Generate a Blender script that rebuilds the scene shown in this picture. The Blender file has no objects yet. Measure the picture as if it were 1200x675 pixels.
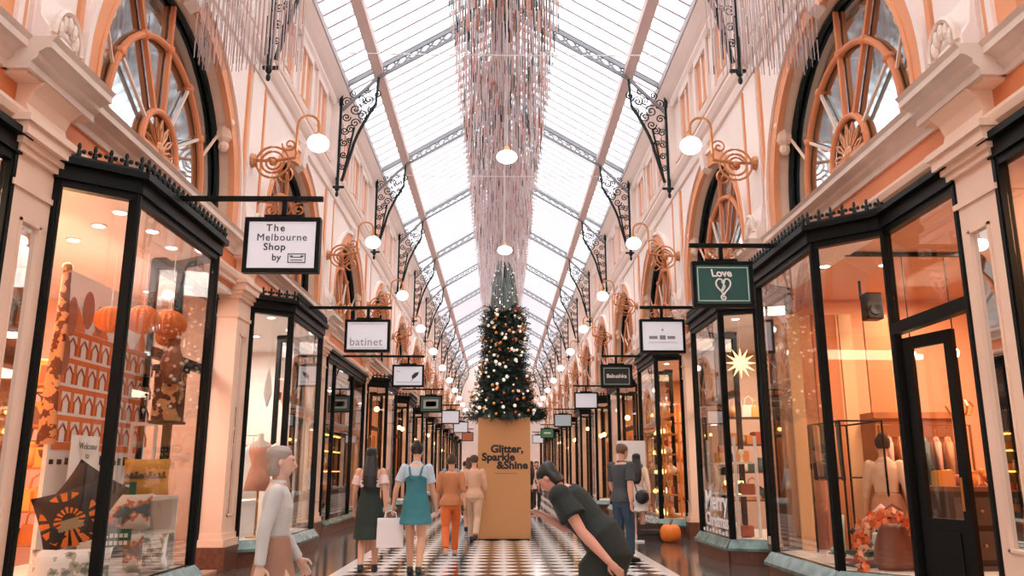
import bpy, bmesh, math, random
from mathutils import Vector, Matrix
C = bpy.context.scene.collection
PI = math.pi
R = random.Random(7)

# ------------------------------------------------------------ materials
def lin(c):
    return tuple(((v/255)/12.92 if v/255 <= .04045 else ((v/255+.055)/1.055)**2.4) for v in c)
MATS = {}
def mat(name, rgb, rough=.6, metal=0, var=.0, scale=4., emit=None, es=0, spec=.5, coat=0):
    if name in MATS: return MATS[name]
    m = bpy.data.materials.new(name); m.use_nodes = True
    nt = m.node_tree; b = nt.nodes['Principled BSDF']
    c = lin(rgb)
    b.inputs['Base Color'].default_value = (*c, 1)
    b.inputs['Roughness'].default_value = rough
    b.inputs['Metallic'].default_value = metal
    b.inputs['Specular IOR Level'].default_value = spec
    b.inputs['Coat Weight'].default_value = coat
    if var:
        tc = nt.nodes.new('ShaderNodeTexCoord'); n = nt.nodes.new('ShaderNodeTexNoise')
        n.inputs['Scale'].default_value = scale; n.inputs['Detail'].default_value = 5
        r = nt.nodes.new('ShaderNodeValToRGB')
        r.color_ramp.elements[0].position = .3; r.color_ramp.elements[1].position = .7
        r.color_ramp.elements[0].color = (*[v*(1-var) for v in c], 1)
        r.color_ramp.elements[1].color = (*[min(1, v*(1+var)) for v in c], 1)
        nt.links.new(tc.outputs['Object'], n.inputs['Vector'])
        nt.links.new(n.outputs['Fac'], r.inputs['Fac']); nt.links.new(r.outputs['Color'], b.inputs['Base Color'])
    if emit:
        b.inputs['Emission Color'].default_value = (*lin(emit), 1)
        b.inputs['Emission Strength'].default_value = es
    MATS[name] = m
    return m
def glass_mat(name, tint=(1, 1, 1), refl=1.0, base=.04):
    if name in MATS: return MATS[name]
    m = bpy.data.materials.new(name); m.use_nodes = True
    nt = m.node_tree; nt.nodes.clear()
    o = nt.nodes.new('ShaderNodeOutputMaterial'); mx = nt.nodes.new('ShaderNodeMixShader')
    t = nt.nodes.new('ShaderNodeBsdfTransparent'); g = nt.nodes.new('ShaderNodeBsdfGlossy')
    t.inputs['Color'].default_value = (*tint, 1); g.inputs['Roughness'].default_value = .01
    f = nt.nodes.new('ShaderNodeLayerWeight'); f.inputs['Blend'].default_value = .5
    p = nt.nodes.new('ShaderNodeMath'); p.operation = 'POWER'; p.inputs[1].default_value = 4.
    ml = nt.nodes.new('ShaderNodeMath'); ml.operation = 'MULTIPLY_ADD'; ml.inputs[1].default_value = refl; ml.inputs[2].default_value = base
    ml.use_clamp = True
    nt.links.new(f.outputs['Facing'], p.inputs[0]); nt.links.new(p.outputs[0], ml.inputs[0])
    nt.links.new(ml.outputs[0], mx.inputs['Fac']); nt.links.new(t.outputs[0], mx.inputs[1]); nt.links.new(g.outputs[0], mx.inputs[2])
    nt.links.new(mx.outputs[0], o.inputs['Surface'])
    MATS[name] = m
    return m

cream = mat('cream_plaster', (237, 202, 177), .6, var=.05, scale=1.5)
orange = mat('apricot_plaster', (226, 152, 106), .6, var=.06, scale=1.5)
orange2 = mat('deep_apricot_plaster', (219, 132, 84), .6, var=.06, scale=1.5)
pink = mat('pale_pink_plaster', (240, 222, 213), .65, var=.04, scale=1.2)
mould = mat('stone_moulding', (226, 205, 190), .5, var=.08, scale=3)
black = mat('green_black_paint', (8, 13, 12), .45, spec=.18)
iron = mat('wrought_iron', (24, 32, 32), .5, spec=.3)
truss_m = mat('grey_painted_iron', (128, 128, 132), .5)
purlin_m = mat('pinkish_painted_timber', (218, 196, 192), .6)
copper = mat('aged_copper', (196, 130, 84), .4, .4)
marble = mat('green_marble', (96, 120, 112), .22, var=.45, scale=6)
granite = mat('brown_granite', (104, 66, 52), .3, var=.35, scale=18)
white = mat('white_paint', (240, 238, 236), .5)
wood = mat('orange_wood', (176, 104, 58), .45, var=.2, scale=5)
darkwood = mat('dark_wood', (52, 36, 30), .4, var=.2, scale=5)
pane = glass_mat('shop_glass', (.97, .97, .96), 1.0, .045)
pane_dark = glass_mat('tinted_shop_glass', (.55, .5, .46), .8, .05)
roofglass = glass_mat('roof_glass', (.93, .95, .96), .15, .0)
mirror = mat('mirror', (235, 235, 235), .02, 1)
lun_glass = mat('lunette_glass', (194, 206, 210), .06, 1)
gold = mat('gold_metal', (214, 160, 84), .3, 1)
silver = mat('silver_foil', (225, 220, 220), .25, .8)
brass = mat('brass', (190, 140, 80), .35, .8)

# ------------------------------------------------------------ mesh builder
class MB:
    def __init__(s): s.v = []; s.f = []; s.mi = []
    def add(s, vs, fs, mi=0):
        n = len(s.v); s.v += [tuple(v) for v in vs]; s.f += [tuple(i+n for i in f) for f in fs]; s.mi += [mi]*len(fs)
        return s
    def box(s, x0, x1, y0, y1, z0, z1, mi=0):
        vs = [(x, y, z) for z in (z0, z1) for y in (y0, y1) for x in (x0, x1)]
        return s.add(vs, [(0, 2, 3, 1), (4, 5, 7, 6), (0, 1, 5, 4), (2, 6, 7, 3), (0, 4, 6, 2), (1, 3, 7, 5)], mi)
    def obox(s, p0, p1, w, z0, z1, ext=0, off=0, mi=0):
        """box in plan from p0 to p1 (x,y), thickness w"""
        a = Vector(p0[:2]); b = Vector(p1[:2]); d = (b-a).normalized(); n = Vector((-d.y, d.x))
        a = a-d*ext+n*off; b = b+d*ext+n*off
        q = [a-n*w/2, b-n*w/2, b+n*w/2, a+n*w/2]
        return s.prism([(p.x, p.y) for p in q], z0, z1, mi=mi)
    def prism(s, poly, z0, z1, mi=0, poly2=None):
        n = len(poly); p2 = poly2 or poly
        vs = [(x, y, z0) for x, y in poly]+[(x, y, z1) for x, y in p2]
        return s.add(vs, [tuple(range(n))[::-1], tuple(range(n, 2*n))]+[(i, (i+1) % n, n+(i+1) % n, n+i) for i in range(n)], mi)
    def prismy(s, prof, y0, y1, mi=0):
        """profile (x,z) extruded along y"""
        n = len(prof)
        vs = [(x, y0, z) for x, z in prof]+[(x, y1, z) for x, z in prof]
        return s.add(vs, [tuple(range(n)), tuple(range(n, 2*n))[::-1]]+[(i, (i+1) % n, n+(i+1) % n, n+i) for i in range(n)], mi)
    def beam(s, a, b, w, h, up=(0, 0, 1), mi=0):
        a = Vector(a); b = Vector(b); d = (b-a).normalized(); u = Vector(up)
        if abs(d.dot(u)) > .99: u = Vector((0, 1, 0))
        sd = d.cross(u).normalized(); u = sd.cross(d)
        vs = []
        for p in (a, b):
            for i, j in ((-1, -1), (1, -1), (1, 1), (-1, 1)): vs.append(p+sd*w/2*i+u*h/2*j)
        return s.add(vs, [(3, 2, 1, 0), (4, 5, 6, 7)]+[(i, (i+1) % 4, 4+(i+1) % 4, 4+i) for i in range(4)], mi)
    def loft(s, pts, rads, seg=12, side=(1, 0, 0), cap=True, mi=0):
        """elliptical rings (rx along side, ry) along a path"""
        P = [Vector(p) for p in pts]; side = Vector(side); rings = []
        vs = []
        for i, p in enumerate(P):
            t = (P[min(i+1, len(P)-1)]-P[max(i-1, 0)])
            t = t.normalized() if t.length > 1e-9 else Vector((0, 0, 1))
            sx = side-t*side.dot(t)
            if sx.length < .05: sx = Vector((0, 1, 0))-t*t.y
            if sx.length < .05: sx = Vector((0, 0, 1))-t*t.z
            sx.normalize(); sy = t.cross(sx)
            r = rads[i]; rx, ry = r if isinstance(r, (tuple, list)) else (r, r)
            for k in range(seg):
                a = 2*PI*k/seg; vs.append(p+sx*math.cos(a)*rx+sy*math.sin(a)*ry)
        n = len(P); fs = []
        for i in range(n-1):
            for k in range(seg):
                k2 = (k+1) % seg
                fs.append((i*seg+k, i*seg+k2, (i+1)*seg+k2, (i+1)*seg+k))
        if cap: fs += [tuple(range(seg))[::-1], tuple((n-1)*seg+k for k in range(seg))]
        return s.add(vs, fs, mi)
    def tube(s, pts, r, seg=6, mi=0): return s.loft(pts, [r]*len(pts), seg, mi=mi)
    def ell(s, c, r, seg=12, rings=8, M=None, mi=0):
        vs = []; c = Vector(c); r = r if isinstance(r, (tuple, list)) else (r, r, r)
        for i in range(1, rings):
            th = PI*i/rings
            for k in range(seg):
                a = 2*PI*k/seg
                v = Vector((r[0]*math.sin(th)*math.cos(a), r[1]*math.sin(th)*math.sin(a), r[2]*math.cos(th)))
                vs.append(c+((M @ v) if M else v))
        t = Vector((0, 0, r[2])); vs.append(c+((M @ t) if M else t)); vs.append(c-((M @ t) if M else t))
        fs = []
        for i in range(rings-2):
            for k in range(seg):
                k2 = (k+1) % seg
                fs.append((i*seg+k, (i+1)*seg+k, (i+1)*seg+k2, i*seg+k2))
        T = (rings-1)*seg
        for k in range(seg):
            fs.append((T, k, (k+1) % seg)); fs.append((T+1, (rings-2)*seg+(k+1) % seg, (rings-2)*seg+k))
        return s.add(vs, fs, mi)
    def lathe(s, prof, c=(0, 0, 0), seg=20, mi=0):
        vs = []
        for r, z in prof:
            for k in range(seg):
                a = 2*PI*k/seg; vs.append((c[0]+r*math.cos(a), c[1]+r*math.sin(a), c[2]+z))
        n = len(prof); fs = []
        for i in range(n-1):
            for k in range(seg):
                k2 = (k+1) % seg; fs.append((i*seg+k, i*seg+k2, (i+1)*seg+k2, (i+1)*seg+k))
        fs += [tuple(range(seg))[::-1], tuple((n-1)*seg+k for k in range(seg))]
        return s.add(vs, fs, mi)
    def build(s, name, m, parent=None, smooth=False, bevel=0, recalc=True):
        me = bpy.data.meshes.new(name); me.from_pydata(s.v, [], s.f)
        ms = m if isinstance(m, (list, tuple)) else [m]
        for q in ms: me.materials.append(q)
        me.polygons.foreach_set('material_index', s.mi)
        if smooth: me.polygons.foreach_set('use_smooth', [True]*len(me.polygons))
        if recalc:
            bm = bmesh.new(); bm.from_mesh(me); bmesh.ops.recalc_face_normals(bm, faces=bm.faces); bm.to_mesh(me); bm.free()
        me.update()
        o = bpy.data.objects.new(name, me); C.objects.link(o)
        if parent: o.parent = parent
        if bevel:
            b = o.modifiers.new('b', 'BEVEL'); b.width = bevel; b.segments = 2; b.limit_method = 'ANGLE'
        return o
def tag(o, label=None, cat=None, group=None, kind=None):
    if label: o['label'] = label
    if cat: o['category'] = cat
    if group: o['group'] = group
    if kind: o['kind'] = kind
    return o
def empty(name, loc, label, cat, group=None, rz=0, kind=None):
    o = bpy.data.objects.new(name, None); C.objects.link(o); o.location = loc; o.rotation_euler = (0, 0, rz)
    o.empty_display_size = .1
    return tag(o, label, cat, group, kind)
KIDS = {}
def dup(o, loc, rz=None, label=None, group=None, scale=None, rot=None):
    kids = list(o.children) if o.name not in KIDS else KIDS[o.name]
    KIDS[o.name] = kids
    r = o.copy(); C.objects.link(r); r.location = loc
    if rz is not None: r.rotation_euler = (0, 0, rz)
    if rot is not None: r.rotation_euler = rot
    if scale is not None: r.scale = scale if isinstance(scale, (tuple, list)) else (scale,)*3
    if label: r['label'] = label
    if group: r['group'] = group
    for ch in kids:
        c = ch.copy(); C.objects.link(c); c.parent = r
        for g in ch.children:
            d = g.copy(); C.objects.link(d); d.parent = c
    return r
def text(name, body, size, loc, m, parent=None, rot=(PI/2, 0, 0), ext=.002, align='CENTER', bold=0, sx=1, shear=0, space=1):
    cu = bpy.data.curves.new(name, 'FONT'); cu.body = body; cu.size = size; cu.align_x = align; cu.align_y = 'CENTER'
    cu.extrude = ext; cu.offset = bold; cu.shear = shear; cu.space_character = space; cu.materials.append(m)
    cu.resolution_u = 3
    o = bpy.data.objects.new(name, cu); C.objects.link(o); o.location = loc; o.rotation_euler = rot; o.scale = (sx, 1, 1)
    me = bpy.data.meshes.new_from_object(o); bpy.data.objects.remove(o)
    o = bpy.data.objects.new(name, me); C.objects.link(o); o.location = loc; o.rotation_euler = rot; o.scale = (sx, 1, 1)
    if not me.materials: me.materials.append(m)
    if parent: o.parent = parent
    return o
def light(name, kind, loc, energy, col, size=.3, sizey=None, rot=(0, 0, 0)):
    l = bpy.data.lights.new(name, kind); l.energy = energy; l.color = lin(col)
    if kind == 'AREA':
        l.size = size
        if sizey: l.shape = 'RECTANGLE'; l.size_y = sizey
    elif kind == 'POINT': l.shadow_soft_size = size
    o = bpy.data.objects.new(name, l); C.objects.link(o); o.location = loc; o.rotation_euler = rot
    return o
def ordn(i): return ['first', 'second', 'third', 'fourth', 'fifth', 'sixth', 'seventh', 'eighth', 'ninth', 'tenth', 'eleventh', 'twelfth', 'thirteenth', 'fourteenth', 'fifteenth'][i]

# ------------------------------------------------------------ layout
P = 5.7; Y0 = 6.5                       # pier spacing, first pier
NU = 12                                  # units 0..11 run away from the camera
W = 3.97                                 # pilaster face half width
EAVE = 10.35
def pier(k): return Y0+P*k
YN = pier(-3)                            # behind camera
YF = pier(NU)
SIDE = {-1: 'left', 1: 'right'}

# camera
cam = bpy.data.cameras.new('camera'); co = bpy.data.objects.new('camera', cam); C.objects.link(co)
cam.sensor_width = 36; cam.lens = 950/1200*36; cam.clip_end = 500
co.location = (-.065, 0, 1.35); co.rotation_euler = (math.radians(90+12.78), 0, math.radians(-.83))
bpy.context.scene.camera = co

# world
w = bpy.data.worlds.new('world'); bpy.context.scene.world = w; w.use_nodes = True
bg = w.node_tree.nodes['Background']; bg.inputs['Color'].default_value = (.97, .98, 1, 1); bg.inputs['Strength'].default_value = 2.1
vs = bpy.context.scene.view_settings
vs.view_transform = 'Standard'; vs.look = 'None'; vs.gamma = 1; vs.exposure = 1.1; vs.use_curve_mapping = False
bpy.context.scene.cycles.max_bounces = 8
bpy.context.scene.cycles.transparent_max_bounces = 24
bpy.context.scene.cycles.sample_clamp_indirect = 6

# ------------------------------------------------------------ floor
def floor_mat():
    m = bpy.data.materials.new('chequered_marble_floor'); m.use_nodes = True; nt = m.node_tree; b = nt.nodes['Principled BSDF']
    N = nt.nodes.new; L = nt.links.new
    tc = N('ShaderNodeTexCoord'); mp = N('ShaderNodeMapping'); mp.inputs['Rotation'].default_value = (0, 0, PI/4)
    ck = N('ShaderNodeTexChecker'); ck.inputs['Scale'].default_value = 1/.31
    ck.inputs['Color1'].default_value = (*lin((236, 232, 230)), 1); ck.inputs['Color2'].default_value = (*lin((26, 32, 32)), 1)
    L(tc.outputs['Object'], mp.inputs['Vector']); L(mp.outputs[0], ck.inputs['Vector'])
    sp = N('ShaderNodeSeparateXYZ'); L(tc.outputs['Object'], sp.inputs[0])
    ab = N('ShaderNodeMath'); ab.operation = 'ABSOLUTE'; L(sp.outputs['X'], ab.inputs[0])
    g1 = N('ShaderNodeMath'); g1.operation = 'GREATER_THAN'; g1.inputs[1].default_value = 2.2; L(ab.outputs[0], g1.inputs[0])
    g2 = N('ShaderNodeMath'); g2.operation = 'GREATER_THAN'; g2.inputs[1].default_value = 2.34; L(ab.outputs[0], g2.inputs[0])
    ns = N('ShaderNodeTexNoise'); ns.inputs['Scale'].default_value = 14; ns.inputs['Detail'].default_value = 8; L(tc.outputs['Object'], ns.inputs['Vector'])
    rp = N('ShaderNodeValToRGB'); rp.color_ramp.elements[0].color = (*lin((52, 50, 48)), 1); rp.color_ramp.elements[1].color = (*lin((104, 92, 86)), 1)
    rp.color_ramp.elements[0].position = .35; rp.color_ramp.elements[1].position = .7
    L(ns.outputs['Fac'], rp.inputs['Fac'])
    m1 = N('ShaderNodeMix'); m1.data_type = 'RGBA'; L(g1.outputs[0], m1.inputs['Factor']); L(ck.outputs['Color'], m1.inputs['A']); m1.inputs['B'].default_value = (*lin((228, 222, 218)), 1)
    m2 = N('ShaderNodeMix'); m2.data_type = 'RGBA'; L(g2.outputs[0], m2.inputs['Factor']); L(m1.outputs['Result'], m2.inputs['A']); L(rp.outputs['Color'], m2.inputs['B'])
    L(m2.outputs['Result'], b.inputs['Base Color'])
    b.inputs['Roughness'].default_value = .12; b.inputs['Specular IOR Level'].default_value = .6
    return m
f = MB().box(-W-.4, W+.4, YN, YF, -.1, 0).build('floor', floor_mat())
tag(f, 'polished floor with black and white diamond tiles between dark stone borders', 'floor', kind='structure')

# ------------------------------------------------------------ upper walls with arches
AR = 2.05; SPR = 5.15; CH = 4.78         # arch radius, spring height, cornice top
def upper_wall(s):
    m = MB(); x0, x1 = W+.07, W+.45
    a0, a1 = s*x0, s*x1
    top = EAVE
    for k in range(-3, NU):
        c = pier(k)+P/2
        N = 24
        pts = [(c-AR, CH)]+[(c-AR*math.cos(PI*i/N), SPR+AR*math.sin(PI*i/N)) for i in range(N+1)]+[(c+AR, CH)]
        ya, yb = pier(k), pier(k+1)
        # piers either side
        for y, z in ((ya, yb),): pass
        m.add([(a0, ya, CH-.2), (a0, c-AR, CH-.2), (a0, c-AR, top), (a0, ya, top)], [(0, 1, 2, 3)])
        m.add([(a0, c+AR, CH-.2), (a0, yb, CH-.2), (a0, yb, top), (a0, c+AR, top)], [(0, 1, 2, 3)])
        m.add([(a0, c-AR, CH-.2), (a0, c+AR, CH-.2), (a0, c+AR, CH), (a0, c-AR, CH)], [(0, 1, 2, 3)])
        for i in range(len(pts)-1):
            (y, z), (y2, z2) = pts[i], pts[i+1]
            if abs(y2-y) > 1e-6: m.add([(a0, y, z), (a0, y2, z2), (a0, y2, top), (a0, y, top)], [(0, 1, 2, 3)])
            m.add([(a0, y, z), (a0, y2, z2), (a1, y2, z2), (a1, y, z)], [(0, 1, 2, 3)], 1)
        m.add([(a0, c-AR, CH), (a0, c+AR, CH), (a1, c+AR, CH), (a1, c-AR, CH)], [(0, 1, 2, 3)], 1)
    # solid back
    m.box(s*(W+.46), s*(W+.6), YN, YF, CH-.2, top)
    o = m.build('wall_'+SIDE[s], [pink, cream], recalc=False)
    tag(o, 'pale pink upper wall with a row of round arches on the %s side' % SIDE[s], 'wall', kind='structure')
for s in (-1, 1): upper_wall(s)

def px(prof, s): return [(s*x, z) for x, z in prof]
tn = [0]
def trim(m, mats, label, parent=None, **kw):
    tn[0] += 1
    o = m.build('trim_%d' % tn[0], mats, parent, **kw)
    if not parent: tag(o, label, 'moulding', kind='structure')
    return o
corn = [(W+.1, 4.5), (W+.05, 4.5), (W+.05, 4.56), (W+.0, 4.6), (W+.0, 4.64), (W-.06, 4.68), (W-.1, 4.68), (W-.1, 4.74), (W-.13, 4.78), (W+.1, 4.78)]
arch_ = [(W+.1, 4.06), (W+.02, 4.06), (W+.02, 4.11), (W-.02, 4.14), (W-.04, 4.2), (W-.04, 4.23), (W+.1, 4.24)]
for s in (-1, 1):
    S = SIDE[s]
    m = MB(); m.prismy(px(corn, s), YN, YF, 0); trim(m, [mould], 'long stone cornice below the arched windows on the %s wall' % S)
    m = MB(); m.prismy(px(arch_, s), YN, YF, 0)
    trim(m, [cream], 'cream moulding running over the shopfronts on the %s side' % S)
    m = MB(); m.box(s*(W+.08), s*(W+.3), YN, YF, 4.0, 4.6)
    trim(m, [orange2], 'apricot frieze band under the %s cornice' % S)
    # string courses above arches
    m = MB()
    st = [(W+.1, 7.66), (W+.02, 7.66), (W+.0, 7.74), (W+.04, 7.76), (W+.04, 7.9), (W-.02, 7.94), (W-.08, 8.04), (W-.08, 8.08), (W+.1, 8.1)]
    m.prismy(px(st, s), YN, YF, 0)
    m.prismy(px([(W+.1, 8.35), (W+.03, 8.35), (W+.0, 8.42), (W+.1, 8.45)], s), YN, YF, 0)
    m.prismy(px([(W+.1, 9.75), (W+.0, 9.75), (W-.04, 9.85), (W-.02, 9.95), (W-.1, 10.05), (W-.22, 10.25), (W-.22, 10.32), (W+.1, 10.35)], s), YN, YF, 0)
    m.box(s*(W+.055), s*(W+.1), YN, YF, 7.76, 7.92, 1)
    m.box(s*(W+.05), s*(W+.1), YN, YF, 8.12, 8.34, 1)
    trim(m, [pink, mat('pale_apricot', (232, 186, 160), .6)], 'layered string course and eaves moulding high on the %s wall' % S)

def archivolt(k, s):
    m = MB(); c = pier(k)+P/2; N = 28
    def ring(r0, r1, d, mi, zb=CH):
        xi, xo = s*(W+.1), s*(W+.07-d)
        A = [(c-r0, zb)]+[(c-r0*math.cos(PI*i/N), SPR+r0*math.sin(PI*i/N)) for i in range(N+1)]+[(c+r0, zb)]
        B = [(c-r1, zb)]+[(c-r1*math.cos(PI*i/N), SPR+r1*math.sin(PI*i/N)) for i in range(N+1)]+[(c+r1, zb)]
        for i in range(len(A)-1):
            m.add([(xo, *A[i]), (xo, *A[i+1]), (xo, *B[i+1]), (xo, *B[i])], [(0, 1, 2, 3)], mi)
            m.add([(xi, *A[i]), (xi, *A[i+1]), (xo, *A[i+1]), (xo, *A[i])], [(0, 1, 2, 3)], mi)
            m.add([(xo, *B[i]), (xo, *B[i+1]), (xi, *B[i+1]), (xi, *B[i])], [(0, 1, 2, 3)], mi)
    ring(AR-.005, AR+.24, .04, 1); ring(AR+.24, AR+.31, .08, 0); ring(AR-.03, AR+.03, .055, 1)
    # keystone console
    m.prismy([(s*(W+.1), SPR+AR-.1), (s*(W-.04), SPR+AR-.02), (s*(W-.1), SPR+AR+.4), (s*(W+.1), SPR+AR+.5)], c-.12, c+.12, 0)
    # thin raised border of the pier panel
    y = pier(k)
    for a in (-.42, .42): m.box(s*(W+.03), s*(W+.1), y+a-.035, y+a+.035, CH, 7.6, 1)
    m.box(s*(W+.03), s*(W+.1), y-.3, y+.3, CH, 7.62, 0)
    # attic: twin recessed panels with orange reveals
    for yy in (pier(k)+P*.25, pier(k)+P*.5, pier(k)+P*.75):
        m.box(s*(W+.06), s*(W+.1), yy-.42, yy+.42, 8.62, 9.6, 1)
        m.box(s*(W+.0), s*(W+.1), yy-.5, yy-.42, 8.5, 9.75, 0); m.box(s*(W+.0), s*(W+.1), yy+.42, yy+.5, 8.5, 9.75, 0)
        m.box(s*(W+.0), s*(W+.1), yy-.42, yy+.42, 9.6, 9.75, 0); m.box(s*(W+.03), s*(W+.1), yy-.05, yy+.05, 8.62, 9.6, 0)
    m.box(s*(W-.08), s*(W+.1), pier(k)-.22, pier(k)+.22, 8.1, 9.8, 0)
    trim(m, [pink, orange], 'apricot arch surround of the %s arched window along the %s wall' % (ordn(k+1), SIDE[s]))
for s in (-1, 1):
    for k in range(-1, NU): archivolt(k, s)

# ------------------------------------------------------------ lunette windows
wn = [0]
def lunette(k, s):
    wn[0] += 1
    c = pier(k)+P/2; x = s*(W+.32)
    e = empty('window_%d' % wn[0], (x, c, CH), '%s arched window from the entrance in the %s wall, with fan-shaped orange glazing bars' % (ordn(k+1), SIDE[s]), 'window', kind='structure')
    g = MB(); N = 28; h = SPR-CH
    pts = [(AR, 0)]+[(AR*math.cos(PI*i/N), h+AR*math.sin(PI*i/N)) for i in range(N+1)]+[(-AR, 0)]
    n = len(pts)
    g.add([(-.005, y, z) for y, z in pts]+[(.005, y, z) for y, z in pts], [tuple(range(n)), tuple(range(n, 2*n))[::-1]]+[(i, (i+1) % n, n+(i+1) % n, n+i) for i in range(n)])
    g.build('glass', lun_glass, e)
    b = MB(); xx = -s*.05
    def arc(r, rad, z0=0, M=20): 
        b.tube([(xx, -r, z0)]+[(xx, -r*math.cos(PI*i/M), h+r*math.sin(PI*i/M)) for i in range(M+1)]+[(xx, r, z0)], rad, 8)
    arc(1.38, .042); arc(.5, .042)
    pb = MB()
    for a in (30, 60, 90, 120, 150):
        ca, sa = math.cos(math.radians(a)), math.sin(math.radians(a))
        if a in (90, 120): b.beam((xx, .5*ca, h+.5*sa), (xx, AR*ca, h+AR*sa), .055, .055, up=(1, 0, 0))
        else: pb.beam((xx, .5*ca, h+.5*sa), (xx, 1.36*ca, h+1.36*sa), .035, .035, up=(1, 0, 0))
        b.ell((xx, 1.38*ca, h+1.38*sa), .07, 8, 6)
    pb.build('thin_bars', mould, e)
    b.beam((xx, -AR, .03), (xx, AR, .03), .08, .08)
    b.build('glazing_bars', orange2, e)
    r = MB()
    M = 24
    r.tube([(xx, -(AR-.04), 0)]+[(xx, -(AR-.04)*math.cos(PI*i/M), h+(AR-.04)*math.sin(PI*i/M)) for i in range(M+1)]+[(xx, AR-.04, 0)], .04, 6)
    r.build('outer_rim', iron, e)
    # fan hub scrolls
    q = MB()
    for i in range(7):
        a = PI*(i+.5)/7
        for t in (-.11, .11):
            q.tube([(xx, .12*math.cos(a), h+.12*math.sin(a)), (xx, .3*math.cos(a+t), h+.3*math.sin(a+t)), (xx, .42*math.cos(a), h+.42*math.sin(a))], .016, 5)
    q.ell((xx, 0, h+.02), (.05, .12, .12), 10, 6); q.box(-.03+xx, .03+xx, -.5, .5, 0, h)
    q.build('fan_ornament', copper, e)
    # impost corbels
    for sg in (-1, 1):
        z = h+AR*math.sin(math.radians(30)); y = sg*AR*math.cos(math.radians(30))
        cb = MB(); cb.ell((-s*.18, y, z), (.13, .1, .16), 8, 6); cb.ell((-s*.18, y, z-.2), (.08, .07, .09), 8, 6); cb.ell((-s*.26, y*.985, z+.14), (.07, .07, .08), 8, 6)
        cb.beam((-s*.1, y, z), (xx, sg*1.42*math.cos(.35), h+1.42*math.sin(.35)), .03, .03)
        cb.build('corbel', cream, e)
for s in (-1, 1):
    for k in range(-1, NU): lunette(k, s)

# ------------------------------------------------------------ pilasters
def pilaster(k, s):
    y = pier(k); m = MB()
    x0 = s*W; xb = s*(W+.35)
    hw = .3
    def bx(d, z0, z1, e=0, mi=0): m.box(s*(W-d), xb, y-hw-e, y+hw+e, z0, z1, mi)
    bx(.08, 0, .32, .05, 2); bx(.05, .32, .42, .03); bx(.02, .42, .5, .01)
    # shaft with recess for the mirror
    bx(-.04, .5, 3.9, -.006)
    m.box(x0, xb, y-hw, y-hw+.15, .5, 3.9); m.box(x0, xb, y+hw-.15, y+hw, .5, 3.9)
    m.box(x0, xb, y-hw+.15, y+hw-.15, 3.35, 3.9); m.box(x0, xb, y-hw+.15, y+hw-.15, .5, .75)
    for a, b_ in ((y-hw+.15, y-hw+.175), (y+hw-.175, y+hw-.15)): m.box(s*(W-.015), xb, a, b_, .73, 3.37)
    m.box(s*(W-.015), xb, y-.15, y+.15, 3.345, 3.37); m.box(s*(W-.015), xb, y-.15, y+.15, .73, .755)
    bx(.02, 3.6, 3.65, .015); bx(.04, 3.88, 3.94, .03); bx(.07, 3.94, 4.0, .06); bx(.12, 4.0, 4.1, .1); bx(.15, 4.1, 4.16, .13)
    # console under the projecting cornice
    pr = [(W+.1, 4.15), (W-.06, 4.15), (W-.02, 4.3), (W-.06, 4.4), (W-.15, 4.48), (W+.1, 4.48)]
    m.prismy(px(pr, s), y-hw, y+hw)
    cr = [(a-.19 if a < W+.09 else a, b_) for a, b_ in corn]
    m.prismy(px([(a, b_+.0) for a, b_ in cr], s), y-.52, y+.52, 1)
    m.box(s*(W-.1), s*(W+.09), y-.48, y+.48, 4.47, 4.52, 0)
    # pedestal block with shell ornament above
    m.prismy(px([(W+.1, 4.78), (W-.1, 4.78), (W-.1, 5.0), (W-.02, 5.12), (W+.02, 5.4), (W+.1, 5.45)], s), y-.28, y+.28, 3)
    o = trim(m, [cream, mould, granite, pink], '%s pilaster from the entrance on the %s side, with a tall inset mirror' % (ordn(k+1) if k >= 0 else 'entrance', SIDE[s]))
    mm = MB().box(s*(W-.0+.02), s*(W+.05), y-.15, y+.15, .75, 3.35); q = mm.build('mirror_panel', mirror, o); 
    sc = MB()
    for i in range(5):
        a = PI*(i+.5)/5
        sc.ell((s*(W-.1), y+.14*math.cos(a), 5.02+.16*math.sin(a)), (.04, .045, .09), 8, 5, Matrix.Rotation(PI/2-a if False else 0, 3, 'X'))
    sc.tube([(s*(W-.11), y+.22*math.cos(t*PI/10), 4.98+.3*math.sin(t*PI/10)) for t in range(11)], .03, 6)
    sc.build('shell_ornament', mould, o)
for s in (-1, 1):
    for k in range(-2, NU+1): pilaster(k, s)
far_pane = glass_mat('far_shop_glass', (.97, .97, .96), .25, .03)
# ------------------------------------------------------------ roof
T = .6
def rz(x): return EAVE+(W-.1-abs(x))*T     # underside of the glass at x
RID = rz(0)
def build_roof():
    m = MB()
    XE = W+.25
    for s in (-1, 1):
        m.beam((s*XE, (YN+YF)/2, rz(XE)+.14), (0, (YN+YF)/2, RID+.14), YF-YN, .012, up=(0, 0, 1), mi=0)
    m2 = MB()
    k = 0; y = YN
    while y < YF:
        for s in (-1, 1):
            m2.beam((s*(W+.2), y, rz(W+.2)+.08), (0, y, RID+.08), .055, .085)
        y += .475
    m2.beam((0, YN, RID+.05), (0, YF, RID+.05), .5, .14)
    for s in (-1, 1):
        m2.box(s*(W-.25), s*(W+.6), YN, YF, EAVE-.05, EAVE+.12)
    o = m.build('ceiling', roofglass)
    tag(o, 'long pitched glass roof with closely set glazing bars', 'glass roof', kind='structure')
    q = m2.build('glazing_bars', mat('glazing_bar_paint', (190, 182, 184), .6), o)
    for s in (-1, 1):
        m3 = MB(); m3.beam((s*3.02, YN, rz(3.02)-.08), (s*3.02, YF, rz(3.02)-.08), .24, .2)
        t = m3.build('purlin', purlin_m, o)
build_roof()
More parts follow.
